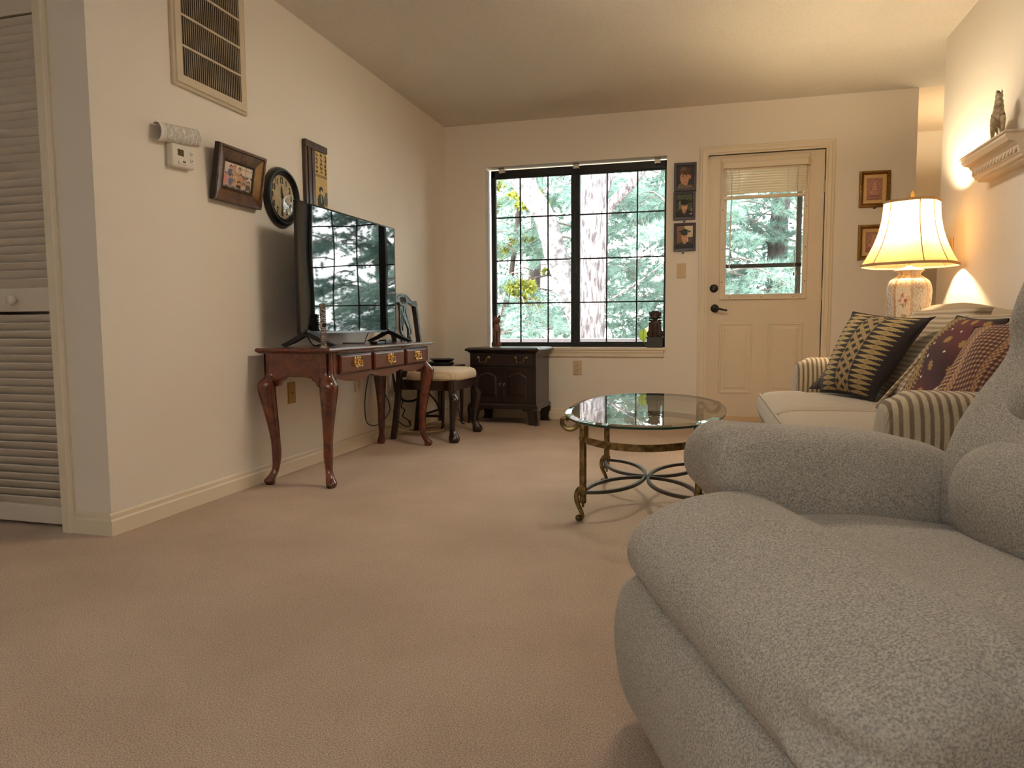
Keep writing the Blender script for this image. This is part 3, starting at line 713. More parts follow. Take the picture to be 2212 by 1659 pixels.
far_frame('photo_frame', 'middle dark frame beside the window with a graduate before green leaves', 1.889, 2.056, 1.587, 1.803, .022, FR, fp, p_grad1, 'dark photo frames beside the window')
far_frame('photo_frame', 'lowest dark frame beside the window with a graduate in a black cap', 1.895, 2.061, 1.347, 1.563, .022, FR, fp, p_grad2, 'dark photo frames beside the window')
for x, z, lb in ((1.972,1.574,'tiny black adhesive tab between the middle and lowest dark photo frames'), (1.966,1.333,'tiny black adhesive tab under the lowest dark photo frame'), (3.318,1.612,'tiny black adhesive tab under the upper gilt frame')):
    t = thing('adhesive_tab', lb, 'tab', (x, D-.001, z))
    MB().obox((0,-.003,0),(.009,.003,.0045),(0,-.3,0)).build('tab_body', BLACKP, t, False, .001)
    MB().obox((.002,-.007,0),(.003,.002,.003),(0,-.3,0)).build('tab_lip', BLACKP, t, False, .0005)
GILT = mat('antique_gilt', (178,138,74), .42, .75, var=(160,.5), bump=(180,.9,.003), col2=(92,66,30))
GILT2 = mat('bright_gilt', (214,172,96), .35, .8)
MATB = mat('cream_mat_board', (214,186,140), .8)
def p_deity(seed):
    def f(u, v):
        g = .5+.5*math.sin(31*u+seed)*math.sin(27*v+2*u*7+seed)
        c = blend((150,106,100),(182,138,126), g)
        d = abs(math.hypot(u-.5, (v-.55)*1.2)-.36)
        if d < .02: c = (190,150,128)
        if ell(u,v,.5,.73,.085,.075): c = (196,158,136)
        if abs(u-.5) < .11*(1-(v-.76)/.17) and .76 < v < .93: c = (188,150,120)
        if ell(u,v,.5,.52,.17,.14): c = (178,134,116) if math.sin(60*v) > -.2 else (206,172,146)
        if ell(u,v,.5,.32,.33,.10): c = (170,124,116) if math.sin(50*u) > 0 else (196,154,136)
        if ell(u,v,.5,.18,.36,.05): c = (150,104,96)
        if v < .14 and math.sin(50*v) > .6: c = (132,92,86)
        if ell(u,v,.27,.36,.1,.02): c = (206,178,150)
        return c
    return f
def gilt(label, x0, x1, z0, z1, seed):
    t = far_frame('gilt_frame', label, x0, x1, z0, z1, .052, GILT, [(0,0),(0,.012),(.004,.018),(.012,.02),(.02,.012),(.024,.016),(.028,.009),(.028,0)], p_deity(seed), 'gilt frames near the lamp', 60, .010)
    lo = (-(x1-x0)/2, -(z1-z0)/2); hi = (-lo[0], -lo[1])
    frame_loft(MB(), 'y', (lo[0]+.024,lo[1]+.024), (hi[0]-.024,hi[1]-.024), [(0,.0),(0,.010),(.003,.012),(.006,.010),(.006,0)]).build('inner_bead', GILT2, t)
    frame_loft(MB(), 'y', (lo[0]+.029,lo[1]+.029), (hi[0]-.029,hi[1]-.029), [(0,.002),(0,.0075),(.021,.0072),(.023,.002)]).build('mat_board', MATB, t, False)
    frame_loft(MB(), 'y', (lo[0]+.049,lo[1]+.049), (hi[0]-.049,hi[1]-.049), [(0,.002),(0,.0085),(.004,.008),(.004,.002)]).build('gilt_fillet', GILT2, t, False)
    e = MB()   # beaded ornament along the frame
    for s_ in np.linspace(lo[0]+.012, hi[0]-.012, 22):
        for z in (lo[1]+.013, hi[1]-.013): e.ball((s_,-.019,z),(.0045,.004,.005),6,4)
    for s_ in np.linspace(lo[1]+.02, hi[1]-.02, 24):
        for x in (lo[0]+.013, hi[0]-.013): e.ball((x,-.019,s_),(.005,.004,.0045),6,4)
    o = e.build('frame_beads', GILT, t); o['kind'] = 'stuff'
    return t
gilt('upper ornate gilt frame with a rose coloured seated figure near the lamp', 3.211, 3.417, 1.619, 1.879, 0.3)
g2 = gilt('lower ornate gilt frame half hidden behind the lamp shade', 3.214, 3.424, 1.243, 1.494, 2.1)
# ---- family photo leaning off the left wall
t = thing('family_photo_frame', 'deep brown wooden frame with a family group photo on left wall', 'picture frame', (.004, 2.948, 1.357)); t.rotation_euler = (0, math.radians(9.5), 0)
FRB = mat_wood('burnished_brown_frame', (58,36,18), (104,66,34), (4,4,4), .35, .3, 6)
lo, hi = (-.172, 0.0), (.172, .247)
frame_loft(MB(), 'x', lo, hi, [(0,0),(0,.026),(.004,.032),(.012,.030),(.014,.022),(.022,.020),(.055,.010),(.060,.013),(.064,.011),(.064,0)]).build('frame', FRB, t, False)
frame_loft(MB(), 'x', (lo[0]-.001,lo[1]-.001), (hi[0]+.001,hi[1]+.001), [(0,0),(0,.024),(.002,.0245),(.002,0)]).build('frame_edge', mat('dark_frame_edge',(30,18,10),.4), t, False)
frame_loft(MB(), 'x', (lo[0]+.063,lo[1]+.063), (hi[0]-.063,hi[1]-.063), [(0,.001),(0,.012),(.005,.010),(.005,.001)]).build('inner_lip', BLACK, t, False)
PEOPLE = [(.24,.80,.055,(96,104,140),(60,66,90)),(.36,.84,.05,(190,160,130),(150,120,90)),(.54,.80,.055,(206,180,140),(90,70,50)),(.10,.50,.05,(214,150,150),(150,90,80)),(.28,.46,.055,(110,116,150),(80,70,60)),(.48,.55,.05,(206,176,130),(170,130,80)),(.60,.56,.055,(200,150,120),(90,60,40)),(.74,.45,.06,(150,160,150),(90,60,44)),(.55,.26,.06,(60,54,56),(40,30,28)),(.72,.24,.055,(214,190,160),(110,76,50)),(.88,.36,.05,(80,86,96),(60,44,36)),(.38,.28,.05,(196,170,130),(150,110,70))]
def p_fam(u, v):
    c = (226,206,190) if v > .45 else (200,176,150)
    if abs(u-.76) < .012 and v > .55: c = (70,74,70)
    if v > .55 and u > .6 and abs((v-.72) % .12) < .008: c = (150,150,140)
    if u > .55 and .5 < v < .62 and math.sin(40*u) > -.3: c = (106,112,100)
    for x, y, r_, body, hair in PEOPLE:
        if ell(u,v,x,y-.20,r_*1.7,.17): c = body
        if ell(u,v,x,y+.02,r_*1.05,r_*1.5): c = hair
        if ell(u,v,x,y-.01,r_*.8,r_*1.1): c = (206,154,126)
    if v < .1: c = (170,150,130) if math.sin(30*u) > 0 else (110,100,100)
    return c
print_mesh('photo', t, 'x', .006, (lo[0]+.066,lo[1]+.066), (hi[0]-.066,hi[1]-.066), p_fam, 72)
# ---- wall clock
t = thing('wall_clock', 'round black rimmed wall clock with large arabic numerals', 'clock', (0, 3.332, 1.452))
MB().lathe([(.11,.004),(.113,.022),(.118,.030),(.124,.026),(.130,.034),(.139,.034),(.148,.024),(.152,.008),(.150,.0),(.11,.0)], (0,0,0), 64, 'x', caps=False).build('rim', mat('black_clock_rim', (26,26,24), .38), t)
MB().lathe([(.0005,.012),(.115,.012),(.115,.004),(.0005,.004)], (0,0,0), 48, 'x').build('dial', mat('aged_dial', (226,206,172), .6, var=(14,.2)), t, ang=20)
def text_mesh(body, size, font_scale=(1,1)):
    cu = bpy.data.curves.new('txt', 'FONT'); cu.body = body; cu.size = size; cu.align_x = 'CENTER'; cu.align_y = 'CENTER'; cu.extrude = .0006; cu.offset = size*.012
    ob = bpy.data.objects.new('txt', cu); COL.objects.link(ob); bpy.context.view_layer.update()
    me = bpy.data.meshes.new_from_object(ob.evaluated_get(bpy.context.evaluated_depsgraph_get()))
    bpy.data.objects.remove(ob); bpy.data.curves.remove(cu); return me
INK = mat('clock_ink', (30,28,30), .5)
for k in range(1, 13):
    a = PI/2-2*PI*k/12; me = text_mesh(str(k), .040)
    M4 = Matrix(((0,0,1,.0135),(1,0,0,.084*math.cos(a)),(0,1,0,.084*math.sin(a)),(0,0,0,1)))
    me.transform(M4 @ Matrix.Diagonal((.78,1.12,1,1))); link('numeral', me, INK, t, False)
mk = MB()
for k in range(60):
    a = 2*PI*k/60; r0, r1 = (.103,.110) if k % 5 == 0 else (.107,.110)
    mk.tube([(.0128,r0*math.cos(a),r0*math.sin(a)),(.0128,r1*math.cos(a),r1*math.sin(a))], .0009, 4)
o = mk.build('minute_marks', INK, t); o['kind'] = 'stuff'
def hand(name, ang, ln, w_, x, tail=.018):
    a = math.radians(90-ang); d = Vector((0,math.cos(a),math.sin(a))); n_ = Vector((0,-d.z,d.y)); mb = MB()
    pts = [-tail*d-n_*w_*.3, -tail*d+n_*w_*.3, d*ln*.62+n_*w_, d*ln, d*ln*.62-n_*w_]
    k = [(x, p.y, p.z) for p in pts]; mb.add(k+[(x+.001, p[1], p[2]) for p in k], [(0,1,2,3,4),(9,8,7,6,5)]+[(i,(i+1)%5,5+(i+1)%5,5+i) for i in range(5)])
    return mb.build(name, INK, t, False)
hand('hour_hand', 353, .058, .005, .0165, .012); hand('minute_hand', 183, .088, .0035, .0185); hand('second_hand', 128, .085, .0016, .0205, .03)
MB().lathe([(.005,.013),(.005,.021),(.001,.0225)], (0,0,0), 12, 'x').build('hub', INK, t)
MB().lathe([(.113,.0235),(.06,.0275),(.001,.029)], (0,0,0), 40, 'x', caps=False).build('crystal', GLASS, t)
# ---- wooden panel with a print of a robed figure
t = thing('oriental_panel', 'tall dark wooden panel with an east asian ink print behind the television', 'picture', (.002, 3.68, 1.60))
PW = mat_wood('panel_wood', (46,28,16), (84,54,30), (10,10,1), .45, .2, 5)
pm = MB()
for i, (y, d) in enumerate(((-.122,.020),(-.096,.024),(-.076,.018),(-.055,.022),(-.036,.016))): pm.box((0,y,-.26),(d,y+.021,.203))
pm.box((0,-.02,-.26),(.010,.10,.203)); pm.build('side_stile', PW, t, False, .003)
MB().box((0,-.124,.168),(.026,.108,.205)).build('top_rail', PW, t, False, .004)
STR = []
random.seed(5)
for cx in (.16,.52,.88):
    for k in range(5):
        cy = .955-k*.055
        for _ in range(4):
            a = random.choice((0,0,PI/2,PI/4,-PI/4)); STR.append((cx+random.uniform(-.05,.05), cy+random.uniform(-.015,.015), a, random.uniform(.05,.09)))
def p_ori(u, v):
    c = (206,178,118) if math.sin(90*u)*math.sin(40*v) > -.9 else (190,160,100)
    if v > .70:
        for x, y, a, l in STR:
            du, dv = u-x, (v-y)*3.6; p = du*math.cos(a)+dv*math.sin(a); q = -du*math.sin(a)+dv*math.cos(a)
            if abs(p) < l and abs(q) < .03*(1-.5*abs(p)/l): return (52,44,36)
    if .665 < v < .70: c = (92,76,56) if abs(v-.682) > .010 else (150,126,84)
    if v < .66:
        if ell(u,v,.45,.50,.16,.045): c = (50,52,50)
        if ell(u,v,.48,.465,.09,.04): c = (214,186,130)
        if ell(u,v,.42,.34,.28,.11) or (v < .3 and ell(u,v,.45,.2,.36,.16)): c = (62,70,66)
        if abs(u-.45-.4*(.42-v)) < .03 and .34 < v < .44: c = (206,180,126)
        if ell(u,v,.85,.38,.16,.08): c = (104,106,92)
        if ell(u,v,.15,.24,.12,.05) or ell(u,v,.9,.2,.13,.06) or ell(u,v,.6,.1,.22,.05): c = (196,168,112)
        if v < .22 and math.sin(23*u+31*v) > .35: c = (180,152,100)
        if ell(u,v,.9,.47,.12,.02): c = (110,104,84)
    return c
print_mesh('ink_print', t, 'x', .0125, (-.012,-.255), (.118,.168), p_ori, 60)
# ---- outlets and switches
def plate(name, label, plane, pos, kind, m_=BEIGEP, w_=.070, h_=.114):
    t = thing(name, label, 'switch' if kind == 'switch' else 'outlet', pos); bevel = .003
    rzz = {'x': -PI/2, 'y': PI, '-x': PI/2}[plane]; t.rotation_euler = (0,0,{'x': PI/2, 'y': 0, '-x': -PI/2}[plane])
    MB().box((-w_/2,-.006,-h_/2),(w_/2,0,h_/2)).build('cover_plate', m_, t, False, bevel)
    if kind == 'outlet':
        for z in (.0195,-.0195):
            f = MB().lathe([(.0165,0),(.0165,.003),(.001,.003)], (0,0,0), 24, 'y').xf(Matrix.Translation((0,-.005,z)) @ Matrix.Diagonal((.9,-1,.86,1))).build('socket', m_, t)
            s_ = MB().box((-.008,-.0085,z-.001),(-.0055,-.0079,z+.008)).box((.0055,-.0085,z),(.0075,-.0079,z+.007)).lathe([(.0028,0),(.0028,.0006)], (0,-.0085,z-.008), 8, 'y'); s_.build('slots', BLACK, f, False)
        MB().lathe([(.003,0),(.003,.001)], (0,-.0072,0), 10, 'y').build('screw', m_, t)
    elif kind == 'switch':
        MB().box((-.006,-.0075,-.012),(.006,-.006,.012)).build('toggle_slot', m_, t, False, .0008)
        MB().obox((0,-.0125,.004),(.0032,.008,.0045),(.5,0,0)).build('toggle', WHITEP, t, False, .001)
        for z in (.03,-.03): MB().lathe([(.0028,0),(.0028,.001)], (0,-.0072,z), 10, 'y').build('screw', m_, t)
    else:
        MB().lathe([(.005,0),(.005,.002)], (0,-.008,0), 10, 'y').build('jack_hole', mat('jack_brown', (70,50,30), .5), t)
        for z in (.04,-.04): MB().lathe([(.0028,0),(.0028,.001)], (0,-.0072,z), 10, 'y').build('screw', m_, t)
    return t
plate('light_switch', 'beige toggle switch plate beneath the three dark photo frames', 'y', (1.956,D-.001,1.197), 'switch', mat('ivory_plate', (206,186,150), .4))
plate('wall_outlet', 'beige duplex outlet on the far wall below the window sill', 'y', (1.137,D-.001,.430), 'outlet', mat('ivory_plate2', (206,186,150), .4))
plate('cable_plate', 'yellowed cable jack plate on left wall under the console table', 'x', (.001,3.38,.425), 'jack', mat('yellowed_plate', (176,140,80), .5))
plate('wall_outlet', 'cream outlet plate on left wall behind the console power cord', 'x', (.001,4.135,.42), 'outlet', mat('cream_plate', (206,190,162), .4))
plate('light_switch', 'cream switch plate on right wall beside the lamp shade', '-x', (R-.001,4.60,1.20), 'switch', mat('cream_plate2', (216,184,134), .4))
# ---- mantel-like shelf with carved frieze on the right wall, and the wooden horse
sh = thing('carved_wall_shelf', 'white moulded wall shelf with a carved frieze on the right wall', 'shelf', (R, 3.72, 1.55))
SHM = mat('shelf_white', (226,208,182), .55)
prof = [(0,.02),(.052,.02),(.058,.03),(.07,.032),(.074,.042),(.080,.046),(.088,.078),(.094,.082),(.10,.094),(.122,.098),(.132,.112),(.135,.116),(.135,.13),(0,.13)]
yb0, yb1 = 3.50, 4.05
MB().loft([[(R-p[0], y, 1.445+p[1]) for p in prof] for y in (yb0, yb1)]).build('moulding', SHM, sh, False, world=True)
MB().box((R-.142,yb0-.006,1.575),(R,yb1+.006,1.584)).build('top_board', SHM, sh, False, .002, world=True)
lp = None
for k in range(14):
    y = yb0+.03+k*.0377
    q = MB()
    for s_, a in ((.014,.5),(.012,-.5),(.016,0)):
        q.ball((0,0,0),(.003,.005,s_*.9),6,5) if a == 0 else None
        pts = [(-.002, .013*math.sin(a*2)*u_+.004*math.sin(6*u_), -.016+.034*u_) for u_ in np.linspace(0,1,6)]
        q.tube(pts, [.003,.0045,.005,.0045,.0035,.002], 6)
    if lp is None:
        lp = q.build('carved_leaf', SHM, sh); lp.location = Vector((R-.085,y,1.507))-sh.location; lp.rotation_euler = (0,math.radians(12),0); base_y = y
    else: copies(lp, [(0,y-base_y,0)], sh)
h = thing('horse_figurine', 'small carved wooden carousel horse on a pole on the wall shelf', 'figurine', (3.418, 3.80, 1.584)); h.rotation_euler = (0,0,math.radians(162))
HW = mat('worn_wood_paint', (196,178,150), .6, var=(60,.45), bump=(90,.3,.002)); HD = mat('dark_worn_paint', (96,86,76), .6, var=(70,.4))
MB().lathe([(.035,0),(.034,.008),(.022,.016),(.006,.02),(.005,.024)], (0,0,0), 20).build('base', HD, h)
MB().tube([(0,0,.015),(0,0,.10)], .0035, 8).build('pole', mat('aged_brass', (150,120,70), .4, .8), h)
hb = MB()
def body_ring(y, z, rx, rz_): return [(rx*math.cos(2*PI*k/14), y, z+rz_*math.sin(2*PI*k/14)) for k in range(14)]
hb.loft([body_ring(-.066,.118,.004,.006), body_ring(-.06,.118,.02,.024), body_ring(-.035,.116,.026,.029), body_ring(0,.113,.023,.026), body_ring(.03,.118,.025,.030), body_ring(.05,.126,.02,.028), body_ring(.06,.13,.006,.012)])
hb.tube(cr([(0,.035,.13),(0,.052,.155),(0,.058,.185),(0,.056,.205)],4), [.024]*3+[.021]*3+[.018]*3+[.014]*4, 10)
hb.tube(cr([(0,.045,.208),(0,.062,.203),(0,.078,.186),(0,.086,.168),(0,.087,.160)],3), [.012,.0145,.016,.0155,.0145,.013,.012,.011,.0105,.010,.010,.008,.006], 10)
hb.tube([(.008,.046,.212),(.010,.044,.228),(.009,.042,.238)], [.005,.004,.001], 6).tube([(-.008,.046,.212),(-.010,.044,.228),(-.009,.042,.238)], [.005,.004,.001], 6)
hb.build('body', HW, h)
for nm_, pts in (('foreleg', [(.017,.04,.115),(.020,.062,.09),(.021,.058,.062),(.021,.048,.048)]), ('foreleg', [(-.017,.04,.115),(-.019,.070,.095),(-.019,.066,.066),(-.019,.05,.052)]), ('hind_leg', [(.016,-.045,.112),(.018,-.062,.085),(.018,-.052,.062),(.018,-.066,.036)]), ('hind_leg', [(-.016,-.045,.112),(-.018,-.055,.08),(-.018,-.045,.056),(-.018,-.058,.03)])):
    c = cr(pts, 4); l = MB().tube(c, [.013-.0075*i/(len(c)-1) for i in range(len(c))], 8); l.ball(c[-1], (.0075,.009,.007), 8, 5); l.build(nm_, HW, h)
mn = MB()
for k in range(6): mn.tube(cr([(0,.044-.002*k,.222-.016*k),(.008 if k % 2 else -.008,.03,.212-.016*k),(.004,.026,.198-.016*k)],3), [.007,.007,.006,.005,.004,.003,.001], 6)
mn.tube(cr([(0,.05,.21),(.004,.064,.226),(-.004,.07,.216)],3), [.006,.006,.005,.004,.003,.002,.001], 6); mn.build('mane', HD, h)
MB().tube(cr([(0,-.064,.13),(0,-.08,.12),(.004,-.085,.095),(0,-.08,.075)],4), [.008]*4+[.009]*4+[.006]*4+[.002], 7).build('tail', HD, h)
MB().grid(10, 10, lambda u, v: ((.0285)*math.sin((u-.5)*2.4), -.028+.05*v, .113+.0315*math.cos((u-.5)*2.4))).build('saddle', mat('saddle_green', (96,92,66), .6, var=(40,.4)), h)
MB().tube([(.025*math.cos(2*PI*k/16), .034+.004*math.sin(2*PI*k/16), .121+.029*math.sin(2*PI*k/16)) for k in range(16)], .003, 6, closed=True).build('harness', HD, h)
# ================================================================= console table group on the left wall
ct = thing('console_table', 'polished mahogany console table with three drawers and cabriole legs', 'table', (.235, 3.69, 0))
TX0, TX1, TY0, TY1, TZ = .035, .442, 3.02, 4.345, .678
def prof_slab(mb, x0, x1, y0, y1, prof):
    """moulded slab: prof=(outset, z)"""
    mb.loft([[(x0-q,y0-q,z),(x1+q,y0-q,z),(x1+q,y1+q,z),(x0-q,y1+q,z)] for q, z in prof]); return mb
prof_slab(MB(), TX0+.008, TX1-.008, TY0+.008, TY1-.008, [(-.006,.652),(-.002,.655),(.002,.658),(.008,.664),(.008,.668),(.005,.675),(0,.678)]).build('table_top', MAHOY, ct, False, world=True)
cx0, cx1, cy0, cy1 = .062, .412, 3.055, 4.32
def apron_curve(s):   # lower edge of the front apron, s=0..1 between the legs
    x = s*3; k = x-math.floor(min(x, 2.999)); 
    return .530-.028*math.sin(PI*k)**.8 if 0 < s < 1 else .530
ap = [(cy0, .655)]+[(cy0+(cy1-cy0)*0, .53)]
n_ = 60
fy0, fy1 = 3.13, 4.27
front = [(cy0,.655),(cy0,.525)]+[(fy0+(fy1-fy0)*i/n_, apron_curve(i/n_)) for i in range(n_+1)]+[(cy1,.525),(cy1,.655)]
MB().prism([(y, z) for y, z in front], cx1-.018, cx1, 'yz').build('front_apron', MAHO, ct, False, world=True)
MB().box((cx0,cy0,.525),(cx0+.015,cy1,.655)).build('back_panel', MAHO, ct, False, world=True)
sd = [(cx0,.655),(cx0,.508),(cx0+.05,.512),(cx0+.09,.530),(cx0+.13,.536),(cx1-.13,.536),(cx1-.09,.530),(cx1-.05,.512),(cx1,.508),(cx1,.655)]
for y in (cy0, cy1-.015): MB().prism(sd, y, y+.015, 'xz').build('side_panel', MAHO, ct, False, .001, world=True)
DRK = mat('drawer_gap', (14,7,5), .6)
brass_pull = None
def drawer(y0, y1):
    global brass_pull
    z0, z1 = .548, .641; mb = MB()
    mb.loft([[(cx1+d, y0+i, z0+i),(cx1+d, y1-i, z0+i),(cx1+d, y1-i, z1-i),(cx1+d, y0+i, z1-i)] for i, d in ((0,-.004),(0,.010),(.003,.012),(.008,.016),(.011,.0165))])
    o = mb.build('drawer', MAHOY, ct, False, world=True)
    MB().box((cx1-.001,y0-.005,z0-.004),(cx1+.0015,y1+.005,z1+.004)).build('drawer_shadow_gap', DRK, ct, False, world=True)
    yc = (y0+y1)/2; zc = .598; X = cx1+.0165
    if brass_pull is None:
        # pierced bat-wing back plate
        outl = []
        half = [(0,.031),(.007,.024),(.014,.021),(.020,.029),(.030,.028),(.036,.018),(.031,.010),(.037,.0),(.034,-.010),(.026,-.013),(.024,-.021),(.014,-.026),(.007,-.024),(.004,-.032),(0,-.038)]
        poly = [(a, b) for a, b in half]+[(-a, b) for a, b in reversed(half[1:-1])]
        q = MB().prism([(a*.98, b) for a, b in poly], 0, .0022, 'yz')
        for sx in (-1, 1):
            q.ball((.004, sx*.027, .021), (.004,.0075,.006), 8, 5).ball((.004, sx*.029, -.002), (.0035,.006,.008), 8, 5).ball((.0035, sx*.019, -.019), (.003,.006,.005), 8, 5)
        q.ball((.004,0,.02), (.003,.005,.010), 8, 5).ball((.003,0,-.030), (.002,.003,.006), 8, 5)
        q.build('_bp', BRASS, None); plate_me = bpy.data.objects['_bp'].data; bpy.data.objects.remove(bpy.data.objects['_bp'])
        g = MB()
        for sx in (-1, 1): g.lathe([(.0045,0),(.0045,.010),(.0055,.012),(.0055,.016),(.002,.018)], (.002, sx*.022, .006), 10, 'x')
        g.tube(cr([(.015,-.022,.006),(.018,-.024,-.008),(.022,-.017,-.020),(.021,-.006,-.017),(.021,0,-.021),(.021,.006,-.017),(.022,.017,-.020),(.018,.024,-.008),(.015,.022,.006)],4), .0026, 8)
        g.build('_bh', BRASS, None); hm = bpy.data.objects['_bh'].data; bpy.data.objects.remove(bpy.data.objects['_bh'])
        g = MB()
        for a, b in ((.010,.012),(.012,-.006),(0,-.008),(.0,.004)):
            for sx in ((-1,1) if a else (1,)): g.lathe([(.0035,0),(.0035,.0025)], (.0003, sx*a, b), 8, 'x')
        g.build('_bd', DRK, None); dm = bpy.data.objects['_bd'].data; bpy.data.objects.remove(bpy.data.objects['_bd'])
        brass_pull = (plate_me, hm, dm)
    loc = Vector((X,yc,zc))-ct.location
    for nm_, me in zip(('pull_backplate','bail_handle','pierced_holes'), brass_pull):
        p = bpy.data.objects.new(nm_, me); COL.objects.link(p); p.parent = o; p.location = loc
for a, b in ((3.150,3.487),(3.524,3.915),(3.952,4.262)): drawer(a, b)
def cabriole(parent, fx, fy, ox, oy, h, mt, top=.052, knee=.058, ankle=.022, foot=.032, kout=.026, fout=.026, kz=.80, pad=False, name='leg'):
    """square-section cabriole leg; (fx,fy) block centre, (ox,oy) outward diagonal"""
    L_ = math.hypot(ox, oy); ox /= L_; oy /= L_
    st = [(1.0,0,top),(kz+.06,0,top),(kz+.02,.006,top+.004),(kz-.03,kout,knee),(kz-.09,kout*1.05,knee*.97),(kz-.18,kout*.75,knee*.84),(kz-.32,kout*.25,knee*.66),(kz-.46,-kout*.15,knee*.52),(kz-.58,-kout*.25,ankle*1.25),(.13,-kout*.1,ankle),(.085,fout*.25,ankle*1.1),(.055,fout*.7,foot*.95),(.035,fout*1.0,foot*1.08),(.015,fout*.95,foot),(0,fout*.85,foot*.85)]
    if pad: st[-5:] = [(.20,fout*.1,foot*.62),(.14,fout*.5,foot*.95),(.09,fout*.9,foot*1.25),(.04,fout*1.0,foot*1.35),(0,fout*.9,foot*1.15)]
    rings = []
    zz = [s[0] for s in st]; c = cr([(s[1], s[2], s[0]) for s in st], 3)
    for p in c:
        o_, w_, z = p.x, p.y/2, p.z*h; k = w_*.55
        ring = []
        for sx, sy in ((-w_,-k),(-k,-w_),(k,-w_),(w_,-k),(w_,k),(k,w_),(-k,w_),(-w_,k)): ring.append((fx+ox*o_+sx, fy+oy*o_+sy, z))
        rings.append(ring)
    return MB().loft(rings).build(name, mt, parent, True, ang=50, world=True)
for fx, fy, ox, oy in ((.386,3.083,1,-1),(.386,4.292,1,1),(.088,3.083,-.6,-1),(.088,4.292,-.6,1)):
    cabriole(ct, fx, fy, ox, oy, .655, MAHO, .060, .078, .032, .044, .030, .034)
    for dx, dy in ((-1 if ox > 0 else 1, 0), (0, 1 if oy < 0 else -1)):   # knee brackets
        w_ = .028; a = .030
        poly = [(0,.562),(0,.485),(.012,.492),(.022,.510),(.040,.522),(.046,.530)]
        b = MB()
        if dx: b.prism([(fx+dx*(a+p), z) for p, z in poly], fy-.016, fy+.016, 'xz')
        else: b.prism([(fy+dy*(a+p), z) for p, z in poly], fx-.016, fx+.016, 'yz')
        b.build('knee_bracket', MAHO, ct, False, .002, world=True)
# ---- television
tv = thing('television', 'large black flat television on two splayed feet on the console table', 'television', (.212, 3.70, TZ), -.006)
SCR = mat('tv_screen', (7,9,9), .02, ior=1.75); SCR.node_tree.nodes['Principled BSDF'].inputs['Coat Weight'].default_value = 0
TB = mat('tv_bezel', (16,17,17), .3)
MB().box((-.012,-.562,.065),(.004,.562,.722)).build('back_shell', TB, tv, False, .004)
MB().box((-.040,-.42,.075),(-.012,.42,.42)).build('rear_housing', TB, tv, False, .012)
sg = MB(); sg.grid(40, 24, lambda u, v: (.0054+.00022*math.sin(3.1*u*PI)*math.sin(2.3*v*PI), -.555+1.11*u, .078+.638*v)); sg.build('screen', SCR, tv)
fz = MB(); frame_loft(fz, 'x', (-.562,.065), (.562,.722), [(0,.002),(0,.0062),(.006,.0075),(.008,.0062),(.008,.002)]); fz.build('bezel', TB, tv, False)
MB().box((.0045,-.556,.066),(.0085,.556,.0785)).build('chin_strip', mat('chin_gloss', (14,18,18), .12), tv, False, .001)
for y in (-.49, .455):
    f = MB()
    for sx, ex in ((1,.150),(-1,-.135)):
        f.loft([[(x-w_*.3*sx, yy-.014, z-th),(x+w_*.3*sx, yy-.014, z+th),(x+w_*.3*sx, yy+.014, z+th),(x-w_*.3*sx, yy+.014, z-th)] for x, yy, z, w_, th in ((0,y,.066,.02,.011),(.02*sx,y,.06,.02,.011),(ex*.6,y,.028,.03,.008),(ex,y,.006,.04,.0045))])
    f.box((-.014,y-.018,.055),(.012,y+.018,.085)); f.build('foot', BLACKP, tv, False, .002)
MB().box((.002,-.44,.052),(.014,-.36,.066)).build('receiver_box', BLACKP, tv, False, .002)
# ---- crystal column, remote, cords on the table
cc = thing('crystal_column', 'tall slim sparkling crystal column standing before the television', 'ornament', (.345, 3.135, TZ))
CRY = mat('faceted_crystal', (206,190,186), .12, .55, ior=1.8, var=(130,.7), col2=(70,58,54)); CHR = mat('chrome_band', (170,166,162), .18, 1.0)
cb = MB()
for k in range(20):
    z0 = .010+.0095*k
    if 9 <= k <= 11: continue
    cb.loft([[(r_*math.cos(PI/4*i+PI/8), r_*math.sin(PI/4*i+PI/8), z) for i in range(8)] for r_, z in ((.0125,z0),(.0155,z0+.0025),(.0155,z0+.006),(.0125,z0+.0092))])
cb.build('crystal_beads', CRY, cc, False)
MB().lathe([(.018,0),(.018,.008),(.014,.012)], (0,0,0), 8).build('base', CHR, cc, False, .001)
MB().box((-.0135,-.0135,.095),(.0135,.0135,.124)).build('middle_band', CHR, cc, False, .002)
MB().lathe([(.011,0),(.011,.002),(.001,.002)], (.0,0,0), 14).xf(Matrix.Translation((.012,-.012,.109)) @ Matrix.Rotation(math.radians(-45),4,'Z') @ Matrix.Rotation(PI/2,4,'Y')).build('round_opening', BLACKP, cc)
MB().lathe([(.0155,.198),(.018,.203),(.018,.212),(.012,.215),(.001,.215)], (0,0,0), 16).build('cap', CHR, cc)
rm = thing('remote_control', 'black remote control lying on the console table under the television', 'remote control', (.34, 3.80, TZ), math.radians(4))
MB().box((-.022,-.13,0),(.022,.0,.016)).box((-.024,-.0,.0),(.024,.10,.024)).build('body', BLACKP, rm, False, .006)
for k in range(6): MB().lathe([(.004,.0),(.004,.002),(.001,.0025)], (-.008 if k % 2 else .008, -.11+.035*(k//2), .0155), 10).build('button', mat('remote_button', (60,60,62), .5), rm)
CB = mat('black_cable', (14,14,15), .45)
def cable(name, label, pts, r_, m_=CB, n=8): return tag(MB().tube(cr(pts, n), r_, 8).build(name, m_), label, 'cable')
cable('power_cord', 'thin black cord dropping behind the right television foot onto the table', [(.20,3.91,.745),(.215,3.85,.712),(.23,3.80,.684),(.235,3.76,.683),(.20,3.74,.683),(.12,3.74,.683)], .0035)
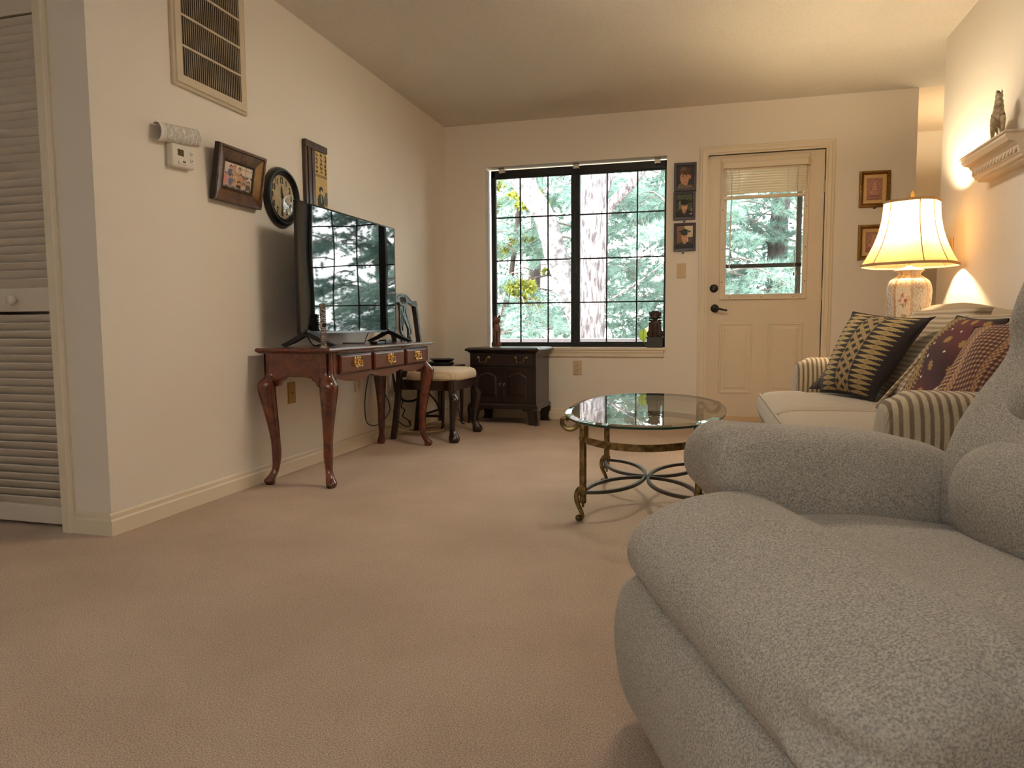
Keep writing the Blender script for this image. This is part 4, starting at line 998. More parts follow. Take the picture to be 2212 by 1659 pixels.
cable('power_cord', 'black cord curling under the left television foot', [(.185,3.24,.745),(.20,3.26,.70),(.215,3.27,.684),(.25,3.28,.684),(.27,3.31,.686),(.25,3.35,.684),(.18,3.36,.684)], .004)
cable('power_cord', 'black cord loop hanging in front of the console rear leg', [(.012,4.14,.505),(.05,4.13,.512),(.085,4.135,.50),(.10,4.09,.455),(.10,4.05,.36),(.10,4.035,.27),(.10,4.06,.175),(.115,4.15,.145),(.125,4.25,.17),(.13,4.33,.215),(.125,4.335,.27),(.10,4.30,.36),(.075,4.25,.455),(.06,4.20,.50),(.03,4.15,.508)], .0032)
cable('power_cord', 'bundled black plug lead tucked under the console apron at the outlet', [(.018,4.13,.45),(.04,4.125,.485),(.06,4.14,.498),(.05,4.18,.49),(.03,4.24,.478),(.02,4.31,.46),(.02,4.5,.448),(.025,4.62,.452)], .006)
# ---- dining chair with a cream seat
dc = thing('dining_chair', 'dark carved dining chair with cream seat behind the console table', 'chair', (.30, 4.71, 0))
CREAM = mat_stripe('cream_damask', (226,206,174), (206,184,150), 1, .022, .5, .75, 700, .4, .12, .01, .25)
def fl(s): return .225+.045*s     # half width, s=0 rear 1 front
# upholstered seat: rounded pad
sp = MB(); rings = []
for q, z in ((.985,.412),(1.0,.428),(1.0,.442),(.985,.458),(.95,.470),(.86,.480),(.65,.487),(.3,.490)):
    ring = []
    for k in range(40):
        a = 2*PI*k/40; ca, sa = math.cos(a), math.sin(a); e = 5.0
        rr = (abs(ca)**e+abs(sa)**e)**(-1/e); x = ca*rr*q; y = sa*rr*q
        xs = .055+.205*x; ring.append((xs, y*fl((xs+.15)/.41), z))
    rings.append(ring)
sp.loft(rings).build('seat', CREAM, dc, True, ang=80)
MB().prism([(-.155,-.218),(.245,-.262),(.245,.262),(-.155,.218)], .345, .415, 'xy').build('seat_rail', CHAIRW, dc, False, .006)
for s_ in (-1, 1):
    cabriole(dc, .30+.222, 4.71+s_*.238, 1, s_*.9, .415, CHAIRW, .046, .060, .028, .050, .022, .020, .74, True, 'front_leg')
for s_ in (-1, 1):    # rear leg and stile in one bent piece
    pts = [(-.226,s_*.205,0),(-.205,s_*.200,.16),(-.185,s_*.197,.33),(-.178,s_*.197,.45),(-.188,s_*.203,.60),(-.212,s_*.213,.78),(-.236,s_*.222,.93)]
    c = cr(pts, 4); w_ = .019
    MB().loft([[(p.x-w_,p.y-w_*.9,p.z),(p.x+w_,p.y-w_*.9,p.z),(p.x+w_,p.y+w_*.9,p.z),(p.x-w_,p.y+w_*.9,p.z)] for p in c]).build('rear_leg_and_stile', CHAIRW, dc, False, .005)
def bx(z): return -.178-.06*max(0,(z-.45)/.48)**1.2
# serpentine crest rail with ears
cr_pts = [(-.255,.945),(-.235,.965),(-.20,.957),(-.16,.962),(-.12,.985),(-.07,1.004),(0,1.010),(.07,1.004),(.12,.985),(.16,.962),(.20,.957),(.235,.965),(.255,.945)]
bot = [(.243,.915),(.215,.912),(.17,.926),(.12,.942),(.075,.945),(.055,.925),(0,.918),(-.055,.925),(-.075,.945),(-.12,.942),(-.17,.926),(-.215,.912),(-.243,.915)]
mb = MB(); P_ = [(y, z) for y, z in cr_pts]+bot; n = len(P_)
mb.add([(bx(z)+.018, y, z) for y, z in P_]+[(bx(z)-.012, y, z) for y, z in P_], [(i, 25-i, 24-i, i+1) for i in range(12)]+[(n+i, n+i+1, n+24-i, n+25-i) for i in range(12)]+[(i, (i+1) % n, n+(i+1) % n, n+i) for i in range(n)])
cres = mb.build('crest_rail', CHAIRW, dc, False, .004)
cv = MB()
for off in (0,.012,.024):
    for sg_ in (-1, 1): cv.tube(cr([(bx(z)+.019, sg_*y, z-off*(1 if y > .1 else 1.6)) for y, z in ((.245,.944),(.21,.946),(.165,.952),(.12,.973),(.07,.990),(.03,.994))], 4), .0028, 6)
for k in range(5): cv.tube([(bx(.97)+.020, -.04+.02*k, .925),(bx(.97)+.021, -.045+.0225*k, .955),(bx(.97)+.019, -.03+.015*k, .985)], [.003,.0045,.002], 6)
cv.build('carving', mat('worn_carving', (84,80,74), .35), cres)
sp = MB()
def spl(pts, w_=.020): 
    sp.band([(bx(z)+.001, y, z) for y, z in [(p.x, p.y) for p in cr([(y, z, 0) for y, z in pts], 6)]], .014, w_, up=(1,0,0))
for s_ in (-1, 1):
    spl([(s_*.045,.93),(s_*.048,.88),(s_*.075,.80),(s_*.085,.745),(s_*.055,.71),(s_*.10,.66),(s_*.112,.60),(s_*.085,.52),(s_*.06,.47)])
    spl([(s_*.03,.92),(-s_*.005,.84),(-s_*.045,.77),(-s_*.06,.71),(-s_*.02,.63),(s_*.03,.55),(s_*.055,.46)], .016)
    spl([(s_*.012,.93),(s_*.02,.86),(s_*.05,.79),(s_*.03,.70),(-s_*.02,.60),(-s_*.05,.53),(-s_*.04,.46)], .014)
sp.build('pierced_splat', CHAIRW, dc, False)
MB().box((-.19,-.19,.425),(-.165,.19,.475)).build('splat_shoe', CHAIRW, dc, False, .004)
# ---- small stand in the corner with a router and boxes
st = thing('side_stand', 'small dark wooden stand in the corner behind the dining chair', 'table', (.14, 5.26, 0))
STW = mat_wood('stand_wood', (36,18,13), (56,28,19), (8,8,2), .35, .2, 4)
MB().box((.02,5.02,.452),(.262,5.50,.468)).build('stand_top', STW, st, False, .004, world=True)
for x in (.045, .235):
    for y in (5.045, 5.475): MB().lathe([(.013,0),(.015,.02),(.010,.04),(.014,.12),(.016,.25),(.012,.40),(.018,.453)], (x,y,0), 12).build('leg', STW, st, world=True)
for z, nm_ in ((.085,'stretcher'),(.30,'upper_stretcher')):
    MB().box((.038,5.045,z),(.05,5.475,z+.018)).build(nm_, STW, st, False, .002, world=True)
    MB().box((.045,5.04,z),(.235,5.052,z+.018)).build(nm_, STW, st, False, .002, world=True)
rt = thing('router', 'flat black router box on the corner stand behind the dining chair', 'router', (.14, 5.20, .468), .1)
MB().loft([[(-.10*q,-.11*q,z),(.10*q,-.11*q,z),(.10*q,.11*q,z),(-.10*q,.11*q,z)] for q, z in ((.9,0),(1,.006),(1,.026),(.96,.030))]).build('body', BLACKP, rt, False, .003)
bx2 = thing('media_box', 'tilted black set top box stacked on the router', 'media box', (.165, 5.22, .4985), .5)
MB().loft([[(-.085*q,-.085*q,z+.0),(.085*q,-.085*q,z),(.085*q,.085*q,z+.0),(-.085*q,.085*q,z+.0)] for q, z in ((.62,0),(.8,.006),(1,.020),(1,.024),(.94,.027))]).build('body', BLACKP, bx2, False, .002)
random.seed(21)
for k, (lb, pts, r_) in enumerate((('heavy black cable arcing between the chair rear legs', [(.02,4.62,.46),(.03,4.66,.36),(.045,4.76,.325),(.06,4.88,.33),(.10,5.0,.30),(.15,5.12,.20),(.19,5.15,.08)], .007),
      ('second black cable sagging low beside the chair rear legs', [(.02,4.63,.44),(.025,4.66,.32),(.03,4.74,.255),(.05,4.86,.225),(.09,4.98,.25),(.12,5.1,.33),(.13,5.2,.455)], .008),
      ('thin black cord looping down to the floor by the chair', [(.03,4.70,.26),(.035,4.63,.21),(.035,4.60,.17),(.04,4.65,.11),(.05,4.76,.055),(.06,4.83,.05),(.07,4.80,.09)], .004),
      ('knotted black cord tie hanging behind the chair', [(.03,4.72,.30),(.035,4.76,.24),(.04,4.72,.20),(.04,4.78,.17),(.045,4.73,.13),(.05,4.80,.10),(.05,4.85,.06)], .004),
      ('cream cord lying on the carpet beneath the dining chair', [(.016,4.45,.10),(.03,4.56,.075),(.08,4.70,.03),(.18,4.80,.008),(.26,4.90,.006),(.25,5.02,.006),(.20,5.10,.006),(.12,5.12,.006),(.08,5.0,.006)], .005),
      ('black cord running along the floor to the cabinet foot', [(.20,5.40,.20),(.25,5.35,.12),(.27,5.34,.05),(.285,5.33,.008),(.32,5.30,.006)], .005))):
    cable('loose_cable', lb, pts, r_, mat('cream_cable', (214,188,140), .5) if 'cream' in lb else CB)
# ================================================================= corner cabinet, sill figures, lamp
cb_ = thing('corner_cabinet', 'small dark wooden cabinet with drawer and double doors under the window', 'cabinet', (.610, 5.385, 0), math.radians(-4.2))
W2, DP, ZT = .275, .355, .605
MB().box((-W2,0,.125),(W2,DP,.575)).build('body', DARKW, cb_, False, .002)
prof_slab(MB(), -W2, W2, 0, DP, [(0,.560),(.008,.566),(.014,.574),(.030,.580),(.034,.588),(.030,.596),(.018,.602),(.012,.605)]).build('top', DARKW, cb_, False)
prof_slab(MB(), -W2, W2, 0, DP-.01, [(.0,.165),(.006,.158),(.014,.150),(.016,.128),(.012,.122)]).build('base_moulding', DARKW, cb_, False)
ogee = [(0,.135),(.115,.135),(.11,.115),(.095,.105),(.078,.112),(.070,.085),(.060,.045),(.058,0),(-.028,0),(-.014,.012),(-.006,.035),(-.010,.065),(-.022,.09),(-.024,.115),(-.014,.130)]
for sx in (-1, 1):
    for yy, dy in ((-.012, .03), (DP-.045, .03)):
        MB().prism([(sx*(-(a)+W2), z) for a, z in ogee], yy, yy+dy, 'xz').build('ogee_foot', DARKW, cb_, False, .004)
    MB().prism([(a*.75-.010 if True else 0, z) for a, z in ogee], sx*W2-.015+sx*.004, sx*W2+.015+sx*.004, 'yz').build('foot_return', DARKW, cb_, False, .004)
dro = MB().box((-W2+.022,-.010,.462),(W2-.022,.0,.556)).build('drawer', DARKW, cb_, False, .003)
OLDB = mat('aged_brass_pull', (150,128,88), .35, .9)
for x in (-.155, .155):
    g = MB()
    for s_ in (-1, 1): g.lathe([(.0105,0),(.0095,.003),(.0055,.005),(.005,.012),(.007,.014),(.003,.018)], (0,0,0), 14, 'y').v
    g = MB()
    for s_ in (-1, 1):
        q = MB().lathe([(.0115,0),(.0095,.003),(.0055,.005),(.005,.012),(.0065,.015),(.002,.018)], (0,0,0), 14, 'y').xf(Matrix.Translation((x+s_*.045,-.010,.528)) @ Matrix.Scale(-1,4,(0,1,0))); g.add(q.v, q.f)
    g.tube(cr([(x-.045,-.024,.528),(x-.034,-.026,.528),(x-.030,-.028,.512),(x-.028,-.032,.497),(x-.018,-.032,.492),(x+.018,-.032,.492),(x+.028,-.032,.497),(x+.030,-.028,.512),(x+.034,-.026,.528),(x+.045,-.024,.528)],4), .0026, 8)
    g.build('bail_handle', OLDB, dro)
for s_ in (-1, 1):
    a, b = (-W2+.024, -.002) if s_ < 0 else (.002, W2-.024); z0, z1 = .175, .448
    mb = MB().box((a,-.006,z0),(b,0,z1)); d_ = mb.build('door', DARKW, cb_, False, .002)
    arch = [(a+.045,z0+.045),(b-.045,z0+.045),(b-.045,z1-.075)]+[(b-.045-(b-a-.09)*i/10, z1-.075+.035*math.sin(PI*i/10)) for i in range(1,10)]+[(a+.045,z1-.075)]
    cxm = (a+b)/2; czm = sum(p[1] for p in arch)/len(arch)
    pr = MB(); pr.loft([[(cxm+(x-cxm)*k, y, czm+(z-czm)*k) for x, z in arch] for k, y in ((1,-.006),(.99,-.012),(.86,-.016),(.84,-.0165))]); pr.build('raised_panel', DARKW, d_, False)
    xx = s_*.017
    MB().lathe([(.007,0),(.006,.004),(.0035,.006),(.0045,.013),(.007,.016),(.004,.021),(.001,.022)], (0,0,0), 12, 'y').xf(Matrix.Translation((xx,-.006,.322)) @ Matrix.Scale(-1,4,(0,1,0))).ball((xx,-.022,.308),(.004,.003,.009),8,5).build('knob', OLDB, d_)
# carved cat
cat = thing('cat_figurine', 'tall slim carved wooden cat with black ears on the left window sill', 'figurine', (.438, D+.03, WZ0)); cat.rotation_euler = (0,0,math.radians(14))
CW = mat_wood('carved_cat_wood', (104,62,42), (146,94,66), (8,8,2), .4, .3, 5); CBK = mat('cat_black', (30,24,24), .4)
mb = MB().lathe([(.027,0),(.029,.02),(.027,.05),(.029,.09),(.034,.125),(.033,.150),(.027,.178),(.0205,.196),(.019,.205),(.020,.212)], (0,.004,0), 20, sy=.8)
mb.build('body', CW, cat)
hd = MB().ball((0,-.004,.226),(.0335,.028,.030),16,12); hd.ball((0,-.030,.216),(.014,.010,.010),10,7); hd.build('head', CW, cat)
for s_ in (-1, 1):
    MB().loft([[(s_*.020+.012*math.cos(2*PI*k/8)*q, .002+.007*math.sin(2*PI*k/8)*q, z) for k in range(8)] for q, z in ((1.1,.240),(1,.252),(.7,.266),(.15,.276))]).build('ear', CBK, cat)
    MB().tube([(s_*.0095,-.022,.001),(s_*.0095,-.0235,.05),(s_*.010,-.026,.10),(s_*.011,-.023,.13)], [.0095,.0085,.009,.006], 10).build('foreleg', CW, cat)
    MB().ball((s_*.030,-.006,.020),(.010,.016,.026),10,8).build('haunch', CW, cat)
    MB().ball((s_*.0125,-.0302,.229),(.005,.003,.0035),8,5).build('eye', CBK, cat)
MB().tube([(-.014,-.0265,.146),(0,-.030,.133),(.014,-.0265,.146)], .0016, 5).tube([(0,-.030,.133),(0,-.0275,.002)], .0014, 5).build('carved_lines', CBK, cat)
MB().tube([(-.005,-.0395,.214),(0,-.041,.211),(.005,-.0395,.214)], .0014, 5).ball((0,-.041,.220),(.004,.003,.003),8,5).build('muzzle_paint', CBK, cat)
MB().tube(cr([(-.02,.02,.012),(-.036,.010,.012),(-.040,-.008,.02),(-.038,-.012,.045)],4), [.008]*4+[.008]*4+[.007]*4+[.004], 8).build('tail', CBK, cat)
# guardian lion
dg = thing('stone_lion', 'dark carved guardian lion on a square block on the right window sill', 'figurine', (1.757, D+.022, WZ0))
ST = mat('dark_carved_stone', (46,38,38), .3, bump=(70,.6,.003), var=(30,.35), col2=(70,44,36)); SLT = mat('slate_block', (52,54,56), .5)
MB().box((-.062,-.045,0),(.062,.045,.078)).box((-.067,-.049,.074),(.067,.049,.086)).build('plinth', SLT, dg, False, .002)
mb = MB(); 
def rg(y, z, rx, ry, n=16): return [(rx*math.cos(2*PI*k/n), y+ry*math.sin(2*PI*k/n), z) for k in range(n)]
mb.loft([rg(.006,.086,.050,.036), rg(.006,.105,.054,.038), rg(.004,.135,.052,.036), rg(-.002,.165,.045,.034), rg(-.006,.195,.040,.032), rg(-.006,.215,.034,.028)])
mb.build('body', ST, dg)
hd = MB().ball((0,-.012,.252),(.037,.036,.036),18,12).ball((0,-.040,.238),(.022,.016,.015),12,8).ball((0,-.052,.247),(.009,.006,.006),8,6).ball((0,-.036,.222),(.018,.014,.007),10,6)
for s_ in (-1, 1): hd.ball((s_*.015,-.042,.262),(.008,.006,.006),8,6).ball((s_*.017,-.038,.271),(.012,.006,.004),8,5)
hd.build('head', ST, dg)
for s_ in (-1, 1): MB().loft([[(s_*.036+.009*q*math.cos(2*PI*k/8)+s_*.004*i, -.004+.005*q*math.sin(2*PI*k/8), z) for k in range(8)] for i, (q, z) in enumerate(((1.2,.262),(1,.272),(.5,.283),(.1,.290)))]).build('ear', ST, dg)
cu = MB(); random.seed(3)
for ring_z, rr_, ry, n in ((.286,.020,.018,8),(.276,.033,.030,11),(.256,.040,.036,12),(.236,.041,.036,12),(.216,.042,.034,12),(.196,.044,.035,11)):
    for k in range(n):
        a = 2*PI*k/n+ring_z*40
        if math.sin(a) < -.55 and ring_z < .27: continue
        cu.ball((rr_*math.cos(a), -.006+ry*math.sin(a), ring_z), .0085, 7, 5)
o = cu.build('mane_curls', ST, dg); o['kind'] = 'stuff'
for s_ in (-1, 1):
    MB().tube([(s_*.030,-.030,.185),(s_*.034,-.038,.14),(s_*.033,-.037,.105),(s_*.033,-.040,.090)], [.019,.016,.013,.015], 10).ball((s_*.033,-.044,.093),(.016,.015,.009),10,6).build('foreleg', ST, dg)
    MB().ball((s_*.047,.010,.110),(.018,.032,.028),12,8).build('haunch', ST, dg)
MB().ball((-.034,-.042,.098),(.014,.013,.014),12,8).build('ball_under_paw', ST, dg)
MB().tube(cr([(0,.036,.10),(.012,.042,.15),(-.006,.040,.20),(.006,.034,.24)],4), [.012]*4+[.013]*4+[.012]*4+[.006], 8).build('tail', ST, dg)
# ---------------- end table and lamp
et = thing('end_table', 'dark wooden end table carrying the lamp behind the striped sofa', 'table', (3.215, 4.50, 0))
prof_slab(MB(), -.24, .24, -.21, .21, [(0,.585),(.006,.59),(.01,.60),(.004,.61)]).build('table_top', DARKW, et, False)
MB().box((-.21,-.19,.50),(.21,.19,.586)).build('apron', DARKW, et, False, .003)
for sx in (-1, 1):
    for sy in (-1, 1): MB().loft([[(sx*.19-q,sy*.17-q,z),(sx*.19+q,sy*.17-q,z),(sx*.19+q,sy*.17+q,z),(sx*.19-q,sy*.17+q,z)] for q, z in ((.014,0),(.022,.5),(.022,.586))]).build('leg', DARKW, et, False, .002)
lm_ = thing('table_lamp', 'lit table lamp with floral porcelain base and cream bell shade', 'lamp', (LAMP.x, LAMP.y, .61))
def mat_porcelain():
    m_, N, L, P = nt('floral_porcelain'); P.inputs['Roughness'].default_value = .12; P.inputs['Coat Weight'].default_value = .6
    a = N.new('ShaderNodeVertexColor'); a.layer_name = 'Col'; L.new(a.outputs[0], P.inputs['Base Color']); return m_
PORC = mat_porcelain()
vprof = cr([(.060,.055,0),(.074,.075,0),(.092,.13,0),(.103,.20,0),(.109,.27,0),(.1135,.33,0),(.111,.365,0),(.098,.398,0),(.075,.418,0),(.060,.428,0),(.058,.438,0),(.066,.448,0),(.075,.4545,0)], 8)
nv, nu = len(vprof), 220; vb = MB(); vb.c = []
random.seed(9); FL = []
for k in range(8):
    for _ in range(110):
        x = random.gauss(0,.30); FL.append((k, max(-.47,min(.47,x)), random.uniform(.06,.44), random.choice(((176,96,74),(150,92,96),(92,110,86),(196,130,86),(120,84,110))), random.uniform(.016,.036)))
rings = []; PET = [(0,.315,.10,.011,(186,110,100)),(-.16,.290,.09,.009,(196,120,80)),(.17,.288,.10,.010,(150,60,70)),(.02,.268,.07,.007,(96,120,96)),(.0,.205,.06,.006,(150,96,90))]
for j, p in enumerate(vprof):
    ring = []
    for i in range(nu):
        a = 2*PI*i/nu; seg = (a/(PI/4)+.0) % 8; k = int(seg); x = (seg-k)-.5
        lobe = 1+.018*math.cos(2*PI*x)*(1 if .09 < p.y < .40 else .15)
        ring.append((p.x*lobe*math.cos(a+PI/8-2.05), p.x*lobe*math.sin(a+PI/8-2.05), p.y))
        c = (238,226,204) if k % 2 else (222,216,206)
        if abs(abs(x)-.46) < .03: c = (206,160,120)
        if k % 2 == 0 and .09 < p.y < .40 and math.sin(46*x+90*p.y)*math.sin(60*p.y*3-20*x) > .45: c = (150,158,160)
        v_ = .31+(p.y-.31)
        for fk, fx, fz, fc, fr_ in FL:
            if fk == k and abs(p.y-fz) < .006:
                dx = (x-fx)/fr_; dz = (p.y-fz)/.0042
                if dx*dx+dz*dz < 1: c = blend(c, fc, .7)
        if k % 2:
            for fx, fz, rx, rz_, fc in PET:
                dx = (x-fx)/rx; dz = (p.y-fz)/rz_; q = dx*dx+dz*dz
                if q < 1: c = fc if (q > .5 or q < .15) else (214,170,150)
        vb.c.append(lin(c))
    rings.append(ring)
vb.loft(rings).build('vase', PORC, lm_, True, ang=80)
MB().lathe([(.075,.452),(.076,.456),(.055,.464),(.025,.474),(.015,.480),(.013,.486),(.001,.487)], (0,0,0), 32).build('vase_cap', mat('porcelain_cap', (238,232,220), .15), lm_)
MB().lathe([(.075,0),(.078,.012),(.066,.022),(.070,.034),(.058,.046),(.052,.058)], (0,0,0), 32).build('foot', mat('carved_foot', (60,38,24), .35), lm_)
MB().lathe([(.008,.48),(.008,.61),(.017,.615),(.017,.665),(.008,.67)], (0,0,0), 16).build('socket', BRASS, lm_)
BULB = bpy.data.materials.new('lit_bulb'); BULB.use_nodes = True; _n = BULB.node_tree.nodes; _n.remove(_n['Principled BSDF']); _e = _n.new('ShaderNodeEmission'); _e.inputs[0].default_value = (1,.78,.48,1); _e.inputs[1].default_value = 620; BULB.node_tree.links.new(_e.outputs[0], _n['Material Output'].inputs[0])
BULB2 = BULB.copy(); BULB2.node_tree.nodes['Emission'].inputs[1].default_value = 520
bulb_o = MB().lathe([(.013,.67),(.016,.685),(.030,.715),(.033,.735),(.027,.758),(.010,.772),(.001,.774)], (0,0,0), 20).build('bulb', BULB, lm_)
MB().tube(cr([(0,.008,.565),(0,.06,.60),(0,.075,.70),(0,.045,.80),(0,0,.825)],5), .0025, 6).tube(cr([(0,-.008,.565),(0,-.06,.60),(0,-.075,.70),(0,-.045,.80),(0,0,.825)],5), .0025, 6).build('harp', BRASS, lm_)
# cut-corner bell shade
zb0, zt0 = .485, .824
def shade_ring(q, z, n=96):
    r_ = .132+.098*((1-q)**2.1)  # q=0 bottom 1 top
    ring = []
    for k in range(n):
        a = 2*PI*k/n; e = 3.2; rr = (abs(math.cos(a))**e+abs(math.sin(a))**e)**(-1/e)
        rr = min(rr, 1.10); rr = .985+(rr-1)*.9
        ring.append((r_*rr*math.cos(a-.492), r_*rr*math.sin(a-.492), z))
    return ring
def mat_shade():
    m_, N, L, P = nt('lamp_shade_silk'); N.remove(P)
    d = N.new('ShaderNodeBsdfDiffuse'); t_ = N.new('ShaderNodeBsdfTranslucent'); mx = N.new('ShaderNodeMixShader'); mx.inputs[0].default_value = .55
    tc = N.new('ShaderNodeTexCoord'); n_ = N.new('ShaderNodeTexNoise'); n_.inputs['Scale'].default_value = 120; mp = N.new('ShaderNodeMapping'); mp.inputs['Scale'].default_value = (1,1,.15); L.new(tc.outputs['Object'], mp.inputs[0]); L.new(mp.outputs[0], n_.inputs[0])
    rp = N.new('ShaderNodeValToRGB'); rp.color_ramp.elements[0].color = (*lin((206,172,118)),1); rp.color_ramp.elements[1].color = (*lin((228,196,140)),1); L.new(n_.outputs['Fac'], rp.inputs[0])
    L.new(rp.outputs[0], d.inputs[0]); L.new(rp.outputs[0], t_.inputs[0]); L.new(d.outputs[0], mx.inputs[1]); L.new(t_.outputs[0], mx.inputs[2]); L.new(mx.outputs[0], N['Material Output'].inputs[0]); return m_
SHADE = mat_shade()
MB().loft([shade_ring(i/16, zb0+(zt0-zb0)*i/16) for i in range(17)], caps=False).build('lamp_shade', SHADE, lm_, True, ang=80)
TRM = mat('shade_trim', (170,134,98), .7)
for q in (0.0, 1.0): 
    z = zb0+(zt0-zb0)*q
    MB().band([Vector(p) for p in shade_ring(q, z)], .014, .004, closed=True).build('shade_trim', TRM, lm_)
for k in range(8):
    i = int(((k//2)*24+12+(-4 if k % 2 else 4)) % 96)
    MB().tube([shade_ring(q/12, zb0+(zt0-zb0)*q/12)[i] for q in range(13)], .0028, 6).build('shade_rib', TRM, lm_)
MB().lathe([(.006,.822),(.008,.830),(.013,.838),(.0135,.85),(.011,.866),(.006,.880),(.001,.886)], (0,0,0), 16).build('finial', mat('gold_finial', (226,180,90), .35, .8, bump=(140,1.0,.004)), lm_)
# ---------------- dining room behind: hanging lamp with leaf glass shades
ch_ = thing('dining_chandelier', 'small brass hanging lamp with petal glass shade in the dining room', 'lamp', (4.17, 6.3, 1.80))
MB().tube([(0,0,.12),(0,0,CH-1.80)], .005, 8).lathe([(.05,CH-1.975),(.045,CH-1.80)], (0,0,0), 16).build('rod', BRASS, ch_)
MB().lathe([(.005,-.13),(.02,-.11),(.012,-.06),(.03,0),(.02,.06),(.008,.12)], (0,0,0), 16).build('stem', BRASS, ch_)
PG = mat('petal_glass', (226,196,140), .25)
for k in range(5):
    a = 2*PI*k/5+2.9; cx, cy = .20*math.cos(a), .20*math.sin(a)
    MB().tube(cr([(0,0,-.05),(cx*.5,cy*.5,-.12),(cx,cy,-.06),(cx,cy,-.02)],5), .005, 7).build('arm', BRASS, ch_)
    rings = []
    for q, z in ((.018,-.02),(.026,.0),(.045,.03),(.062,.055)):
        rings.append([(cx+q*(1+.18*math.cos(6*2*PI*i/36)*(z > .02))*math.cos(2*PI*i/36), cy+q*(1+.18*math.cos(6*2*PI*i/36)*(z > .02))*math.sin(2*PI*i/36), z) for i in range(36)])
    MB().loft(rings, caps=False).build('glass_petals', PG, ch_)
    MB().ball((cx,cy,.02), .014, 10, 7).build('bulb', BULB2, ch_)
# ================================================================= striped loveseat
ls = thing('striped_loveseat', 'cream and brown striped two seat sofa by the right wall', 'sofa', (2.95, 3.14, 0))
ARMC = mat_stripe('arm_stripe_cloth', (206,188,156), (124,102,76), 0, .0215, .56, .9, 420, .12, .35, .006, .5)
SEATC = mat_stripe('seat_fine_stripe', (190,176,154), (146,130,110), 1, .0135, .6, .9, 500, .5, .3, .004, .35)
BACKC = mat_stripe('back_fine_stripe', (200,182,152), (146,124,98), 2, .020, .55, .9, 500, .35, .3, .006, .4)
BACKY = mat_stripe('back_top_stripe', (196,178,148), (140,118,92), 1, .026, .55, .9, 450, .3, .3, .012, .5)
def sring(n, e, fn):
    out = []
    for k in range(n):
        a = 2*PI*k/n; ca, sa = math.cos(a), math.sin(a); r_ = (abs(ca)**e+abs(sa)**e)**(-1/e); out.append(fn(ca*r_, sa*r_))
    return out
MB().box((2.56,2.04,.05),(3.40,4.24,.30)).build('base', SEATC, ls, True, .02, world=True)
for x in (2.60, 3.34):
    for y in (2.08, 4.20): MB().loft([[(x-q,y-q,z),(x+q,y-q,z),(x+q,y+q,z),(x-q,y+q,z)] for q, z in ((.018,0),(.026,.05))]).build('foot', DARKW, ls, False, .002, world=True)
def seat_cushion(y0, y1, tee):
    """loose T cushion; tee=+1 wraps round the far arm front, -1 the near arm"""
    mb = MB(); nx, ny = 22, 22; x0, x1 = 2.435, 3.06
    def outline(u, v):
        x = x0+(x1-x0)*u; y = y0+(y1-y0)*v
        if tee > 0 and x > 2.62: y = y0+(y1-.09-y0)*v
        if tee < 0 and x > 2.62: y = (y0+.09)+(y1-y0-.09)*v
        return x, y
    def edge(u, v): return (1-abs(2*u-1)**6)*(1-abs(2*v-1)**6)
    top = lambda u, v: (*outline(u, v), .405+.030*max(edge(u, v),0)**.5+.012*math.sin(PI*u)*math.sin(PI*v))
    botm = lambda u, v: (*outline(u, v), .285)
    k = len(mb.v); mb.grid(nx, ny, top); mb.grid(nx, ny, botm); N_ = nx*ny
    per = [i for i in range(nx)]+[j*nx+nx-1 for j in range(1, ny)]+[(ny-1)*nx+i for i in range(nx-2, -1, -1)]+[j*nx for j in range(ny-2, 0, -1)]
    mid = []
    cx_, cy_ = (x0+x1)/2, (y0+y1)/2
    for i in per:
        p = mb.v[i]; dx = -1 if abs(p[0]-x0) < 1e-6 else (1 if abs(p[0]-x1) < 1e-6 else 0); q = mb.v[N_+i]
        dy = -1 if i < nx else (1 if i >= (ny-1)*nx else 0)
        mid.append((p[0]+.022*dx, p[1]+.006*dy, (p[2]+q[2])/2-.0))
    mk = len(mb.v); mb.v += mid; n = len(per)
    for a in range(n):
        b = (a+1) % n; mb.f.append((per[a], per[b], mk+b, mk+a)); mb.f.append((mk+a, mk+b, N_+per[b], N_+per[a]))
    o = mb.build('seat_cushion', SEATC, ls, True, world=True, ang=70)
    pts = [Vector(mb.v[i])+Vector((0,0,.001)) for i in per]; MB().tube(pts, .0055, 6, closed=True).build('welt', SEATC, o, True, world=True)
    return o
seat_cushion(2.26, 3.125, -1); seat_cushion(3.135, 4.02, 1)
def sofa_arm(y0, y1):
    mb = MB(); yc = (y0+y1)/2; hw = (y1-y0)/2; rings = []
    for i in range(26):
        u = i/25; x = 2.625+.74*u; zt = .600-.012*u; f = sm(0, .10, u)*.5+.5*sm(0,.03,u); ins = .04*(1-sm(0,.10,u))
        plt = .006*(1-sm(0,.16,u))
        def fn(a, b, x=x, zt=zt, ins=ins, plt=plt):
            ang = math.atan2(b, a); w_ = hw*(1.0 if b < .2 else 1.0)-ins*.9; z = .07+(zt-.07)*(b*.5+.5)
            k = 1+plt*10*math.sin(ang*17)*(b > -.2)*.35
            return (x, yc+a*w_*k*(.94+.06*sm(-.2,.6,b)), z-ins*max(b,0)*.8)
        rings.append(sring(44, 4.2, fn))
    mb.loft(rings); a_ = mb.build('arm', ARMC, ls, True, world=True, ang=80)
    # gathered front facing panel
    fp_ = MB(); rings = []
    for q, x in ((1.0,2.642),(.98,2.624),(.9,2.617),(.6,2.6165)):
        rings.append(sring(44, 3.2, lambda a, b, q=q, x=x: (x, yc+a*(hw-.035)*q*(1+.02*math.sin(14*b)), .33+b*.235*q-.0)))
    fp_.loft(rings); fp_.build('arm_front_panel', SEATC, a_, True, world=True, ang=80)
sofa_arm(3.985, 4.255); sofa_arm(2.01, 2.27)
